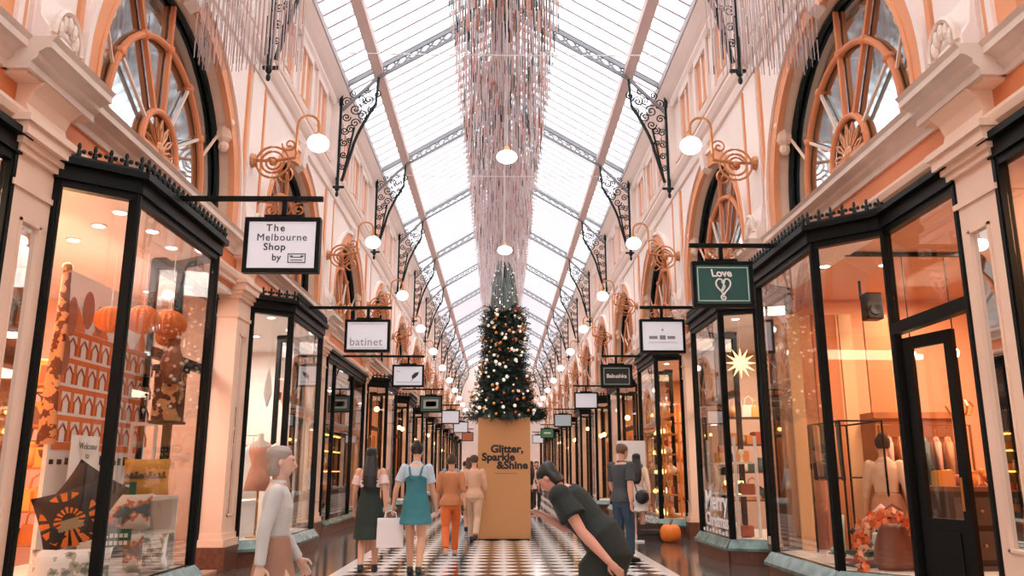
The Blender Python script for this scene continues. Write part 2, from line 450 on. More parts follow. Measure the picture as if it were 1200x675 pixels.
def spiral(m, c, r, turns, rad, s0=0, ccw=1, axis='xz', y=0, n=18, seg=4):
    pts = []
    for i in range(n+1):
        t = i/n; a = s0+ccw*turns*2*PI*t; rr = r*(1-.85*t)
        pts.append((c[0]+rr*math.cos(a), y, c[1]+rr*math.sin(a)))
    m.tube(pts, rad, seg)
def build_truss():
    e = empty('roof_truss', (0, pier(1), 0), '', 'roof truss')
    up = MB()
    for s in (-1, 1):
        a = (s*(W-.12), 0, rz(W-.12)-.05); b = (0, 0, RID-.05)
        up.beam(a, b, .06, .09)
        lo = [(s*(W-.1), 0, 9.7), (s*3.0, 0, rz(3.0)-.28), (s*1.5, 0, rz(1.5)-.3), (0, 0, RID-.3)]
        for i in range(3): up.beam(lo[i], lo[i+1], .05, .07)
        for i in range(11):
            x0 = 3.0*(1-i/11); x1 = 3.0*(1-(i+1)/11)
            z = lambda x: rz(x)-.28
            up.beam((s*x0, 0, z(x0)), (s*x1, 0, rz(x1)-.06), .025, .03)
            up.beam((s*x0, 0, rz(x0)-.06), (s*x1, 0, z(x1)), .025, .03)
    up.build('lattice_rafter', truss_m, e)
    for s in (-1, 1):
        b = MB()
        xw = W-.1
        b.beam((s*xw, 0, 7.85), (s*xw, 0, 10.3), .07, .07, up=(0, 1, 0))
        b.beam((s*(xw-.1), 0, 7.95), (s*(xw-.34), 0, 9.3), .04, .04, up=(0, 1, 0))
        cv = [(s*(xw-.1), 0, 7.95)]
        for i in range(9):
            t = i/8; a = t*PI/2
            cv.append((s*(xw-.3-.62*t**1.3), 0, 8.7+1.35*t**.95))
        cv[-1] = (s*3.0, 0, rz(3.0)-.3)
        for i in range(len(cv)-1): b.beam(cv[i], cv[i+1], .05, .06)
        R.seed(3)
        for (x, z, r, tn_, s0, cc) in ((xw-.25, 9.25, .1, 1.6, 1, -1), (xw-.24, 8.95, .07, 1.5, 3, 1), (xw-.5, 9.6, .13, 1.6, 2, 1), (xw-.72, 9.75, .09, 1.5, 2, -1), (xw-.48, 10.02, .1, 1.5, 5, -1), (xw-.28, 10.15, .09, 1.5, 5, 1),(xw-.11, 9.2, .1, 1.6, 0, 1), (xw-.11, 8.9, .1, 1.6, 2, -1), (xw-.11, 8.6, .09, 1.6, 0, 1), (xw-.1, 8.3, .08, 1.5, 2, -1),
                                    (xw-.35, 9.75, .16, 1.7, 1, 1), (xw-.65, 10.0, .14, 1.7, 3, -1), (xw-.35, 9.4, .12, 1.5, 0, -1), (xw-.14, 9.55, .11, 1.5, 0, 1), (xw-.6, 10.25, .09, 1.5, 0, 1), (xw-.15, 9.95, .13, 1.6, 4, 1), (xw-.85, 10.15, .1, 1.4, 2, 1)):
            spiral(b, (s*x, z), r, tn_, .016, s0, cc*s)
        b.ell((s*xw, 0, 7.78), (.06, .06, .09), 8, 6); b.ell((s*xw, 0, 7.63), (.04, .04, .07), 8, 6); b.beam((s*(xw+.1), 0, 7.8), (s*(xw-.16), 0, 7.8), .05, .05)
        b.build('scroll_bracket', iron, e)
    return e
tr = build_truss()
for k in range(-2, NU+1):
    if k == 1: o = tr
    else: o = dup(tr, (0, pier(k), 0))
    pos = 'behind the entrance' if k < 0 else ('%s from the entrance end' % ordn(k) if k else 'above the first pilasters')
    tag(o, 'grey iron lattice roof truss with scroll brackets, %s' % pos if k != 0 else 'grey iron lattice roof truss with scroll brackets above the nearest pilasters', 'roof truss')
    o['group'] = 'iron roof trusses'

# ------------------------------------------------------------ hanging tinsel
strand = [mat('silver_strand', (196, 182, 182), .4, .2), mat('dark_strand', (40, 52, 50), .35, .3), mat('copper_strand', (190, 124, 98), .4, .2), mat('rose_strand', (184, 156, 152), .45, .1)]
def strands(name, x0, x1, ys, zb, zt, dx, label, wts=(5, 3, 2, 5), wd=.013, clustered=False):
    m = MB()
    for y in ys:
        x = x0+R.random()*dx
        while x < x1:
            z0 = zb+R.random()*.05
            # each strand is a string of short flat pieces
            z = z0
            while z < min(zt, rz(x)-.02):
                h = R.uniform(.25, .6)
                w_ = wd*R.uniform(.6, 1.2); mi = R.choices((0, 1, 2, 3), wts)[0]
                yy = y+R.uniform(-.02, .02)
                m.box(x-w_/2, x+w_/2, yy-.002, yy+.002, z, min(z+h, zt), mi)
                z += h+R.uniform(.0, .03)
            x += dx*R.uniform(.6, 1.4)
    o = m.build(name, strand, recalc=False)
    tag(o, label, 'tinsel curtain', 'hanging tinsel curtains', 'stuff')
    return o
segs = [(9.2, 16.4), (17.0, 24.0), (24.6, 34), (34.6, 45), (46, 60)]
for i, (a, b) in enumerate(segs):
    nr = int((b-a)/.42); ys = [a+(b-a)*j/nr for j in range(nr+1)]
    strands('tinsel_curtain', -1.15, 1.15, ys, 10.42, 12.7, .06 if i < 3 else .085, '%s section from the entrance of shimmering tinsel strands hanging under the roof ridge' % ordn(i), wts=((4, 4, 3, 3), (5, 3, 2, 5), (6, 1, 1, 7), (6, .5, .5, 7), (6, 0, 0, 7))[i], wd=.02)
for s in (-1, 1):
    a, b = (2.6, 3.92)
    x0, x1 = (a, b) if s > 0 else (-b, -a)
    strands('tinsel_curtain', x0, x1, [9.2, 9.4, 9.6], 6.35, 11, .05, 'white tinsel strands hanging beside the %s wall above the first shop sign' % SIDE[s], wts=(6, .6, .3, 5), wd=.012)
for i, (y, z) in enumerate(((16.45, 10.42), (24.05, 10.42), (9.4, 11.0))):
    m = MB(); zz = min(z, 10.4)
    m.tube([(-W, y, zz+.03), (-2, y, zz), (0, y, zz-.01), (2, y, zz), (W, y, zz+.03)], .012, 5)
    tag(m.build('support_wire', white), 'thin taut wire across the arcade at the %s seam of the tinsel' % ordn(i), 'wire', 'wires carrying the tinsel')

# ------------------------------------------------------------ wall lamps
globe_m = mat('lit_opal_glass', (255, 250, 245), .3, emit=(255, 244, 236), es=3.2)
def make_lamp(s):
    e = empty('wall_lamp', (0, 0, 0), '', 'wall lamp')
    x = s*W
    b = MB(); b.lathe([(.0, -.02), (.12, -.02), (.1, .03), (.04, .05), (.0, .05)], seg=12)
    b.v = [(x-s*v[2], v[1], 6.15+v[0]) for v in b.v]; b.build('wall_plate', copper, e)
    a = MB(); X = lambda d: s*(W-d)
    a.tube([(X(0), 0, 6.15), (X(.35), 0, 6.15), (X(.65), 0, 6.2), (X(.68), 0, 6.3)], .028, 6)
    a.tube([(X(.66), 0, 6.2), (X(.66), 0, 6.75)]+[(X(.66+.17-.17*math.cos(PI*t/8)), 0, 6.75+.17*math.sin(PI*t/8)) for t in range(1, 9)]+[(X(1.0), 0, 6.62)], .022, 6)
    a.build('arm', copper, e)
    r = MB()
    for rr, zz in ((.26, 6.12), (.18, 6.12)):
        r.tube([(X(.3+rr*math.cos(2*PI*t/18)), 0, zz+rr*math.sin(2*PI*t/18)) for t in range(19)], .02, 5)
    spiral(r, (X(.3), 6.12), .14, 1.5, .018, 0, s); spiral(r, (X(.55), 6.42), .12, 1.4, .016, 3, -s); spiral(r, (X(.5), 5.9), .14, 1.4, .016, 1, s)
    r.ell((X(.3), 0, 6.12), .06, 8, 6)
    r.build('scrollwork', copper, e)
    g = MB(); g.ell((X(1.0), 0, 6.44), (.17, .17, .14), 20, 12); go = g.build('globe', globe_m, e, smooth=True)
    c = MB(); c.lathe([(.0, .16), (.05, .15), (.075, .1), (.0, .1)], c=(X(1.0), 0, 6.44+.02), seg=12); c.build('gallery', brass, go)
    return e
for s in (-1, 1):
    L = make_lamp(s)
    for k in range(1, NU):
        o = L if k == 1 else dup(L, (0, 0, 0))
        o.location = (0, pier(k)-.3+(0.2 if k else 0), 0)
        tag(o, 'opal globe wall lamp on a copper scroll arm, %s along the %s wall' % (ordn(k-1), SIDE[s]), 'wall lamp', 'globe lamps on the walls')
def make_pendant():
    e = empty('pendant_lamp', (.03, 12.4, 6.35), '', 'pendant lamp')
    m = MB(); m.ell((0, 0, 0), (.17, .17, .1), 20, 10); m.build('opal_bowl', globe_m, e, smooth=True)
    m = MB(); m.tube([(0, 0, .08), (0, 0, RID-6.35-.35)], .008, 5); m.build('cord', mat('pale_cord', (210, 200, 196)), e)
    m = MB(); m.lathe([(.0, .2), (.03, .18), (.07, .08), (.0, .07)], seg=12); m.build('cap', brass, e)
    return e
pl = make_pendant()
for i in range(8):
    o = pl if i == 0 else dup(pl, (.03, 12.4+P*i, 6.35))
    tag(o, 'white bowl pendant lamp on a long cord over the aisle, %s from the entrance' % ordn(i), 'pendant lamp', 'pendant lamps along the centre')

# ------------------------------------------------------------ shopfronts
BX = 3.45
FZ0, FZ1 = 3.86, 4.05
def finial(m, x, y, z, d, sc=1):
    m.ell((x, y, z+.045*sc), (.022*sc, .022*sc, .045*sc), 5, 4)
    m.ell((x, y, z+.105*sc), (.016*sc, .016*sc, .035*sc), 5, 4)
    for t in (-1, 1): m.ell((x+d.x*.034*sc*t, y+d.y*.034*sc*t, z+.07*sc), .02*sc, 5, 4)
def shopfront(s, pts, kinds, label, glass=None, detail=True, riser_mat=granite):
    """pts: (distance from the axis, y) running away from the camera"""
    glass = glass or (pane if pts[0][1] < 23 else far_pane)
    q = [Vector((s*x, y)) for x, y in pts]
    cx = sum(p.x for p in q)/len(q); cy = sum(p.y for p in q)/len(q)
    e = empty('shopfront', (s*W, cy, 0), label, 'shopfront')
    inv = Matrix.Translation((-s*W, -cy, 0))
    def B(m, n, mt, parent=e, **kw):
        if not m.v: return None
        base = e if parent is e else None
        if parent is e: m.v = [(v[0]-s*W, v[1]-cy, v[2]) for v in m.v]
        return m.build(n, mt, parent, **kw)
    nsill = MB(); ris = MB(); fas = MB(); cre = MB(); 
    def outset(i, j, d):
        a, b = q[i], q[j]; t = (b-a).normalized(); n = Vector((-t.y, t.x))
        if n.x*s > 0: n = -n
        return n*d
    baypts = []
    for i, kd in enumerate(kinds):
        a, b = q[i], q[i+1]; t = (b-a).normalized(); L = (b-a).length
        n = outset(i, i+1, 1)
        zs = .36 if kd == 'bay' else (.3 if kd == 'flat' else 0)
        if kd in ('bay', 'flat'):
            g = MB(); g.obox(a+t*.05, b-t*.05, .008, zs+.02, FZ0, off=0)
            B(g, 'glass_pane', glass)
            # thin inner bead
            # sill and riser
            o1, o2, o3 = n*.14, n*.06, n*.09
            e0 = t*(.07 if kd == 'bay' else 0)
            A = [a+o1-e0, b+o1+e0, b-n*.05, a-n*.05]
            Bq = [a+n*.05-e0*.4, b+n*.05+e0*.4, b-n*.05, a-n*.05]
            nsill.prism([tuple(p) for p in A], .2, .24); nsill.prism([tuple(p) for p in A], .24, zs, poly2=[tuple(p) for p in Bq])
            R_ = [a+n*.09-e0*.6, b+n*.09+e0*.6, b-n*.06, a-n*.06]
            ris.prism([tuple(p) for p in R_], 0, .2)
        # fascia
        F = [a+n*.07-t*.04, b+n*.07+t*.04, b-n*.06, a-n*.06]
        F2 = [a+n*.13-t*.06, b+n*.13+t*.06, b-n*.06, a-n*.06]
        F0 = [a+n*.04, b+n*.04, b-n*.05, a-n*.05]
        fas.prism([tuple(p) for p in F0], FZ0-.07, FZ0); fas.prism([tuple(p) for p in F], FZ0, FZ1-.06); fas.prism([tuple(p) for p in F2], FZ1-.06, FZ1)
        if kd == 'bay' and detail:
            cnt = max(2, int(L/.115))
            for c in range(cnt+1):
                p = a+n*.09+t*(L*c/cnt); finial(cre, p.x, p.y, FZ1, t, 1.15)
            cre.obox(a+n*.09, b+n*.09, .03, FZ1, FZ1+.03)
        if kd == 'door':
            # transom bar and glass above
            z = 2.72
            d = MB(); d.obox(a, b, .1, z, z+.12); B(d, 'transom_bar', black)
            g = MB(); g.obox(a+t*.05, b-t*.05, .008, z+.12, FZ0-.05); B(g, 'transom_glass', glass)
            st = MB(); st.obox(a, b, .3, 0, .06); B(st, 'doorstep', granite)
    # posts
    for i, p in enumerate(q):
        m = MB(); w_ = .043
        end = i in (0, len(q)-1)
        m.box(p.x-w_, p.x+w_, p.y-w_, p.y+w_, .0 if (end or 'door' in kinds[max(0, i-1):i+1]) else .3, FZ0)
        m.box(p.x-w_*.5-s*.03, p.x+w_*.5-s*.03, p.y-w_*.5, p.y+w_*.5, .36, FZ0)
        B(m, 'post', black, bevel=.006 if detail else 0)
    B(fas, 'fascia', black); B(nsill, 'sill', marble); B(ris, 'stall_riser', riser_mat)
    if cre.v: B(cre, 'cresting', iron)
    # roof, soffit and display floor of the projecting part
    bay = [i for i, kd in enumerate(kinds) if kd == 'bay']
    if bay:
        i0, i1 = bay[0], bay[-1]+1
        poly = [tuple(q[i]) for i in range(i0, i1+1)]+[(s*(W+.12), q[i1].y), (s*(W+.12), q[i0].y)]
        m = MB(); m.prism(poly, FZ1-.08, FZ1-.02); B(m, 'lead_roof', black)
        m = MB(); m.prism(poly, FZ0+.01, FZ0+.04); B(m, 'soffit', mat('soffit_white', (240, 232, 226), .6))
        poly2 = [tuple(q[i]) for i in range(i0, i1+1)]+[(s*(W+1.3), q[i1].y), (s*(W+1.3), q[i0].y)]
        m = MB(); m.prism(poly2, .3, .36); B(m, 'display_floor', mat('display_floor', (214, 206, 198), .4))
    return e
def room(s, y0, y1, wallrgb, floorrgb=(150, 120, 100), depth=4.2, ceil=(240, 230, 224), name='', x0=W+.1):
    m = MB(); xa, xb = s*x0, s*(x0+depth)
    m.box(xb, xb+s*.1, y0, y1, 0, 4.0, 0)
    m.box(xa, xb, y0-.06, y0, 0, 4.0, 0); m.box(xa, xb, y1, y1+.06, 0, 4.0, 0)
    m.box(s*(x0-.1), xb, y0, y1, -.05, .03, 1); m.box(xa, xb, y0, y1, 3.92, 4.02, 2)
    o = m.build('wall_'+SIDE[s]+'_shop_interior', [mat('shopwall_%d_%d_%d' % wallrgb, wallrgb, .7), mat('shopfloor_%d_%d_%d' % floorrgb, floorrgb, .35), mat('shopceil_%d_%d_%d' % ceil, ceil, .7)])
    tag(o, name, 'wall', kind='structure')
    return o
def bay_left(k, s, near=.3, front0=.7, front1=2.85, far=3.2):
    y = pier(k)
    return [(W, y+near), (BX, y+front0), (BX, y+front1), (W, y+far), (W+.36, y+far+.08), (W+.36, y+P-.3)], ['bay', 'bay', 'bay', 'flat', 'door']
# left 0
pts, kd = bay_left(0, -1); shopfront(-1, pts, kd, 'black framed bay shopfront nearest on the left, full of souvenirs and printed cushions')
pts, kd = bay_left(1, -1, .35, .75, 2.95, 3.3); shopfront(-1, pts, kd, 'black framed bay shopfront with white interior, second on the left beyond the souvenir shop')
y = pier(2)
shopfront(-1, [(W, y+.3), (W, y+1.2), (W, y+3.6), (W, y+P-.3)], ['flat', 'flat', 'flat'], 'flat dark shopfront with amber lit cases, third on the left')
for k in range(3, NU):
    pts, kd = bay_left(k, -1, .35, .7, 2.9, 3.3); shopfront(-1, pts, kd, 'black framed bay shopfront, %s on the left from the entrance' % ordn(k), detail=k < 6)
# right
y = pier(0)
shopfront(1, [(W+.04, y+.3), (W+.04, y+1.7), (BX, y+2.24), (BX, y+4.25), (W, y+4.6), (W, y+P-.3)], ['door', 'bay', 'bay', 'bay', 'flat'], 'black framed bay shopfront nearest on the right, with a tall open doorway and orange interior')
y = pier(1)
shopfront(1, [(W, y+.32), (BX, y+.5), (BX, y+2.35), (W, y+2.75), (W+.36, y+2.83), (W+.36, y+P-.3)], ['bay', 'bay', 'bay', 'flat', 'door'], 'black framed bay shopfront with white festive lettering, second on the right')
y = pier(2)
shopfront(1, [(W, y+.05), (BX, y+.3), (BX, y+2.5), (W, y+2.85), (W+.36, y+2.93), (W+.36, y+P-.3)], ['bay', 'bay', 'bay', 'flat', 'door'], 'black framed bay shopfront glowing with baubles, third on the right behind the pumpkin')
for k in range(3, NU):
    pts, kd = bay_left(k, 1, .3, .6, 2.7, 3.05); shopfront(1, pts, kd, 'black framed bay shopfront, %s on the right from the entrance' % ordn(k), detail=k < 6)
for s in (-1, 1):
    y = pier(-1)
    shopfront(s, [(W+.05, y+.3), (W+.05, y+2.8), (W+.05, y+P-.3)], ['flat', 'flat'], 'flat dark shopfront just inside the entrance on the %s' % SIDE[s], detail=False)
    room(s, y+.1, y+P-.1, (200, 130, 80) if s > 0 else (190, 150, 120), name='interior walls of the shop just inside the entrance on the %s' % SIDE[s])
    y = pier(-2)
    shopfront(s, [(W+.05, y+.3), (W+.05, y+2.8), (W+.05, y+P-.3)], ['flat', 'flat'], 'flat dark shopfront behind the entrance on the %s' % SIDE[s], detail=False)
    y = pier(-3)
    m = MB(); m.box(s*(W+.1), s*(W+.2), YN, pier(-1), 0, 4.1); o = m.build('wall_%s_entrance' % SIDE[s], orange); tag(o, 'plain wall beside the entrance on the %s' % SIDE[s], 'wall', kind='structure')

# room shells
room(-1, pier(0)+.1, pier(1)-.1, (232, 186, 160), (190, 150, 125), name='cream interior walls of the souvenir shop nearest on the left')
room(-1, pier(1)+.1, pier(2)-.1, (240, 226, 216), (200, 180, 165), name='white interior walls of the second shop on the left')
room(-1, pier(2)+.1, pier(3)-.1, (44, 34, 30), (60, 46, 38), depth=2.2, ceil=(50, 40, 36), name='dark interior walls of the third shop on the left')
room(1, pier(0)+.1, pier(1)-.1, (228, 166, 126), (130, 88, 62), depth=4.8, ceil=(232, 184, 150), name='orange interior walls of the nearest shop on the right')
room(1, pier(1)+.1, pier(2)-.1, (206, 170, 146), (150, 130, 116), depth=3.4, name='interior walls of the second shop on the right')
room(1, pier(2)+.1, pier(3)-.1, (206, 150, 110), (150, 110, 80), depth=2.6, name='warm interior walls of the third shop on the right')
cols = [(216, 140, 90), (226, 190, 160), (150, 96, 66), (220, 160, 120)]
for k in range(3, NU):
    for s in (-1, 1):
        room(s, pier(k)+.1, pier(k+1)-.1, cols[(k+(s > 0)) % 4], depth=2.4, name='interior walls of the %s shop on the %s' % (ordn(k), SIDE[s]))

# end walls
m = MB(); m.box(-W-.5, W+.5, YF, YF+.3, 4.5, 12.8); m.box(-W-.5, -1.8, YF, YF+.3, 0, 4.5); m.box(1.8, W+.5, YF, YF+.3, 0, 4.5)
tag(m.build('wall_back', pink), 'pale end wall at the far end of the arcade with an open doorway', 'wall', kind='structure')
m = MB(); m.box(-W-.5, W+.5, YN-.3, YN, 4.5, 12.8); m.box(-W-.5, -2.2, YN-.3, YN, 0, 4.5); m.box(2.2, W+.5, YN-.3, YN, 0, 4.5)
mf = MB(); mf.box(-12, 12, YF+7, YF+7.3, -.1, 9); mf.box(-12, 12, YF, YF+7, -.2, -.02)  # facade added beyond the far doorway so its reflections stay pinkish, not blown white
mf2 = MB()
for i in range(7):
    for j in range(2): mf2.box(-9+i*3-.5, -9+i*3+.5, YF+6.95, YF+7, 1+j*3.6, 3.2+j*3.6)
tag(mf.build('wall_street_backdrop', mat('backdrop_stone', (170, 140, 126), .8)), 'pale facade added beyond the far doorway to tone down its white reflections', 'wall', kind='structure')
q_ = bpy.data.objects['wall_street_backdrop']; mf2.build('window', mat('backdrop_window', (60, 66, 70), .2), q_)
tag(m.build('wall_front', cream), 'cream entrance wall with an open doorway to the street', 'wall', kind='structure')

# ------------------------------------------------------------ hanging signs
face_white = mat('lit_sign_face', (214, 214, 220), .4, emit=(235, 235, 245), es=.12)
ink = mat('sign_ink', (40, 42, 46), .5)
palegrey = mat('pale_grey_ink', (140, 140, 146), .5)
def sign(s, Y, xb0, xb1, xc, face, label, deco=None, w_=.77, h_=.5, zb=4.1, name='hanging_sign', gap=.21):
    e = empty(name, (s*BX, Y, zb), label, 'hanging sign', 'hanging shop signs')
    L = lambda x, y, z: (x-s*BX, y-Y, z-zb)
    def B(m, n, mt, par=e, **k):
        m.v = [L(*v) for v in m.v]; return m.build(n, mt, par, **k)
    m = MB(); m.box(min(xb0, xb1), max(xb0, xb1), Y-.025, Y+.025, zb-.025, zb+.025); B(m, 'support_bar', black, bevel=.004)
    m = MB(); m.box(xc-.025, xc+.025, Y-.02, Y+.02, zb-gap+.02, zb)
    m.box(xc-.2, xc+.2, Y-.02, Y+.02, zb-gap, zb-gap+.035); B(m, 'hanger', black)
    m = MB()
    for t in (-1, 1):
        spiral(m, (xc+t*.14, zb-.12), .075, 1.7, .012, PI/2+(0 if t > 0 else 0), t, y=Y, n=20, seg=5)
        m.tube([(xc+t*.03, Y, zb-.17), (xc+t*.12, Y, zb-.05), (xc+t*.26, Y, zb-.03), (xc+t*.29, Y, zb-.06)], .01, 5)
    B(m, 'scroll', copper)
    zt = zb-gap; zb_ = zt-h_-.08
    m = MB(); fw = .045; x0, x1 = xc-w_/2, xc+w_/2
    m.box(x0, x1, Y-.05, Y+.05, zt-fw, zt); m.box(x0, x1, Y-.05, Y+.05, zb_, zb_+fw)
    m.box(x0, x0+fw, Y-.05, Y+.05, zb_+fw, zt-fw); m.box(x1-fw, x1, Y-.05, Y+.05, zb_+fw, zt-fw)
    B(m, 'frame', black, bevel=.005)
    m = MB(); m.box(x0+fw, x1-fw, Y-.035, Y+.035, zb_+fw, zt-fw); fo = B(m, 'panel', face)
    if deco:
        for t in deco:
            if t[0] == 't':
                _, body, size, dx, dz, mt = t[:6]; kw = t[6] if len(t) > 6 else {}
                text('lettering', body, size, L(xc+dx, Y-.038, (zt+zb_)/2+dz), mt, fo, **kw)
            elif t[0] == 'b':
                _, a, b, c, d, mt = t; m = MB(); zc = (zt+zb_)/2; m.box(xc+a, xc+b, Y-.042, Y-.034, zc+c, zc+d); B(m, 'printed_line', mt, fo)
            elif t[0] == 'heart':
                m = MB(); zc = (zt+zb_)/2-.0
                pts = [(xc+.0075*16*math.sin(a)**3*.75, Y-.042, zc-.02+.0072*(13*math.cos(a)-5*math.cos(2*a)-2*math.cos(3*a)-math.cos(4*a))) for a in [2*PI*i/28 for i in range(29)]]
                m.tube(pts, .011, 5); 
                spiral(m, (xc, zc-.17), .04, 1.3, .01, PI/2, 1, y=Y-.042)
                m.tube([(xc-.03, Y-.042, zc-.1), (xc, Y-.042, zc-.02), (xc+.02, Y-.042, zc+.04), (xc-.02, Y-.042, zc+.03), (xc+.02, Y-.042, zc-.03), (xc-.01, Y-.042, zc-.09)], .009, 5)
                B(m, 'heart_emblem', t[1], fo)
            elif t[0] == 'leaf':
                m = MB(); zc = (zt+zb_)/2
                m.add([(xc+x, Y-.04, zc+z) for x, z in ((.1, -.08), (.09, .0), (.16, .07), (.26, .1), (.24, .02), (.17, -.05))], [(0, 1, 2, 3, 4, 5)])
                m.tube([(xc+.08, Y-.04, zc-.13), (xc+.16, Y-.04, zc)], .006, 4)
                B(m, 'leaf_emblem', t[1], fo)
    return e
nb = dict(bold=.003)
sign(-1, 8.0, -3.42, -1.9, -2.29, face_white, 'white sign reading The Melbourne Shop hanging nearest on the left',
     [('t', 'The', .105, -.07, .175, ink, dict(space=1.25, bold=.001)), ('t', 'Melbourne', .105, .0, .075, ink, dict(space=1.12)), ('t', 'Shop', .105, -.07, -.025, ink, dict(space=1.1, bold=.001)), ('t', 'by', .1, -.045, -.135, ink, dict(bold=.001)),
      
      ('b', .07, .25, -.1, -.093, ink), ('b', .07, .25, -.19, -.183, ink), ('b', .07, .077, -.19, -.1, ink), ('b', .243, .25, -.19, -.1, ink), ('b', .1, .22, -.135, -.128, ink), ('b', .1, .22, -.165, -.158, ink), ('b', .09, .12, -.125, -.115, ink), ('b', .2, .23, -.125, -.115, ink)])
sign(-1, 13.7, -3.42, -1.93, -2.33, face_white, 'white sign with pale grey lettering, second on the left above the white interior', [('t', 'batinet', .19, -.02, -.11, palegrey, dict(space=1.05)), ('b', -.29, .29, .2, .204, palegrey), ('b', -.29, .29, -.21, -.206, palegrey)], h_=.48)
sign(-1, 19.7, -3.9, -1.92, -2.3, face_white, 'white sign with a dark feather emblem, third on the left', [('leaf', ink), ('b', -.27, -.2, .1, .115, palegrey), ('b', -.3, .3, -.16, -.15, palegrey)], h_=.46)
green_face = mat('sign_green', (32, 84, 78), .5)
beige_face = mat('sign_beige', (180, 184, 168), .5)
palegreen = mat('pale_green_line', (190, 214, 204), .5)
sign(-1, 27.8, -3.42, -2.0, -2.42, mat('sign_sage', (74, 98, 88), .5), 'sage green double framed sign, fourth on the left', [('b', -.25, .25, -.15, .15, beige_face), ('b', -.17, .19, -.09, .09, mat('sign_slate', (92, 98, 90), .5))], h_=.5)
sign(-1, 34.5, -3.42, -1.75, -2.15, face_white, 'plain white sign, fifth on the left partly behind the sage green one')
sign(-1, 42.5, -3.42, -1.7, -2.1, face_white, 'plain white sign, sixth on the left')
sign(-1, 54, -3.42, -1.8, -2.2, mat('sign_terracotta', (196, 110, 76), .5), 'small terracotta sign, seventh on the left in the distance')
def border(w, h, m, z=0): return [('b', -w, w, h-.012+z, h+z, m), ('b', -w, w, -h+z, -h+.012+z, m), ('b', -w, -w+.012, -h+z, h+z, m), ('b', w-.012, w, -h+z, h+z, m)]
sign(1, 9.7, 3.42, 2.28, 2.67, green_face, 'dark green sign with a white heart and the word Love, nearest on the right', border(.315, .215, palegreen)+[('t', 'Love', .13, -.01, .135, white, dict(bold=.004, shear=-.15)), ('heart', white)], h_=.5, w_=.75)
sign(1, 13.6, 3.42, 2.32, 2.69, face_white, 'white sign with faint grey lettering, second on the right', [('b', -.23, -.09, -.05, .0, palegrey), ('b', -.05, .05, -.06, .01, palegrey), ('b', .08, .21, -.05, .0, palegrey), ('b', -.015, .015, .09, .12, palegrey), ('b', -.24, .24, -.115, -.1, mat('fainter_grey', (206, 206, 208)))], h_=.5)
sign(1, 19.6, 3.42, 2.4, 2.75, mat('sign_black', (30, 36, 34), .5), 'black sign with pale border and white lettering, third on the right', border(.31, .2, palegreen)+[('t', 'Babushka', .13, 0, 0, white, dict(bold=.003))], h_=.48)
sign(1, 26.6, 3.42, 2.33, 2.74, face_white, 'plain white lit sign, fourth on the right', h_=.46)
sign(1, 36.7, 3.42, 2.33, 2.75, mat('sign_pale_blue', (170, 186, 190), .4, emit=(170, 186, 190), es=.1), 'pale blue grey sign, fifth on the right', h_=.5, w_=.8)
sign(1, 49, 3.42, 2.33, 2.75, mat('sign_bright_green', (70, 140, 92), .5), 'green sign with white lettering, sixth on the right', [('b', -.2, .2, -.03, .05, white)], h_=.5, w_=.8)
sign(1, 58, 3.42, 2.2, 2.6, face_white, 'small white sign, seventh on the right in the distance', h_=.5, w_=.8)

# ------------------------------------------------------------ gold box and christmas tree
box_m = mat('gold_card', (194, 138, 86), .5)
e = empty('display_plinth', (.02, 17.72, 0), 'tall gold box reading Glitter, Sparkle and Shine standing under the christmas tree', 'plinth')
m = MB(); m.box(-.545, .545, -.53, .53, .02, 2.46); m.build('box_body', box_m, e, bevel=.008)
m = MB(); m.box(-.52, .52, -.5, .5, 0, .02); m.build('base', black, e)
bi = mat('black_print', (22, 16, 14), .5)
for body, sz, dx, dz in (('Glitter,', .215, .06, 1.81), ('Sparkle', .215, -.12, 1.645), ('&Shine', .215, .17, 1.48)):
    text('lettering', body, sz, (dx, -.533, dz), bi, e, bold=.009, sx=1.08)
    # heavy thick-thin accents
m = MB(); m.box(-.2, .28, -.534, -.529, 1.312, 1.324); m.build('small_print_line', mat('brown_print', (120, 80, 44)), e)
# ------------------------------------------------------------ christmas tree
fol = mat('fir_needles', (20, 44, 34), .6, var=.4, scale=9)
TY = 17.72; TZ = 2.46
e = empty('christmas_tree', (.02, TY, TZ), 'dark green christmas tree covered in gold and white baubles, on the gold box', 'christmas tree')
H1 = 2.42
def trad(z):   # radius at height
    t = z/H1; return .70*(1-t)+.36*t+.05*math.sin(t*9)
m = MB(); R.seed(11)
def sprig(m, p, d, L, n=5):
    d = Vector(d).normalized(); u = d.cross(Vector((0, 0, 1)));
    if u.length < .01: u = Vector((1, 0, 0))
    u.normalize(); v = u.cross(d)
    for i in range(n):
        t = i/(n-1); b = Vector(p)+d*L*t
        for k in range(3):
            a = R.random()*2*PI
            q = (u*math.cos(a)+v*math.sin(a)+d*.8).normalized()
            w_ = q.cross(d).normalized()*.012
            ln = L*.55*(1-.5*t)
            m.add([b-w_, b+w_, b+q*ln+w_*.3, b+q*ln-w_*.3], [(0, 1, 2, 3)])
    return m
for i in range(1150):
    z = H1*(R.random()**1.15)*.99; r = trad(z)*math.sqrt(R.uniform(.35, 1)); a = R.random()*2*PI
    sprig(m, (r*math.cos(a)*.8, r*math.sin(a)*.8, z), (math.cos(a), math.sin(a), R.uniform(-.35, .35)), R.uniform(.14, .26))
for i in range(60):
    a = R.random()*2*PI; sprig(m, (.3*math.cos(a), .3*math.sin(a), R.uniform(0.02, .12)), (math.cos(a), math.sin(a), -.02), R.uniform(.4, .55), 7)
for i in range(50):
    sprig(m, (R.uniform(.5, .72), R.uniform(-.2, .2), R.uniform(.0, .2)), (1, R.uniform(-.4, .4), -.1+R.random()*.4), .22, 5)
m.build('foliage', fol, e, recalc=False)
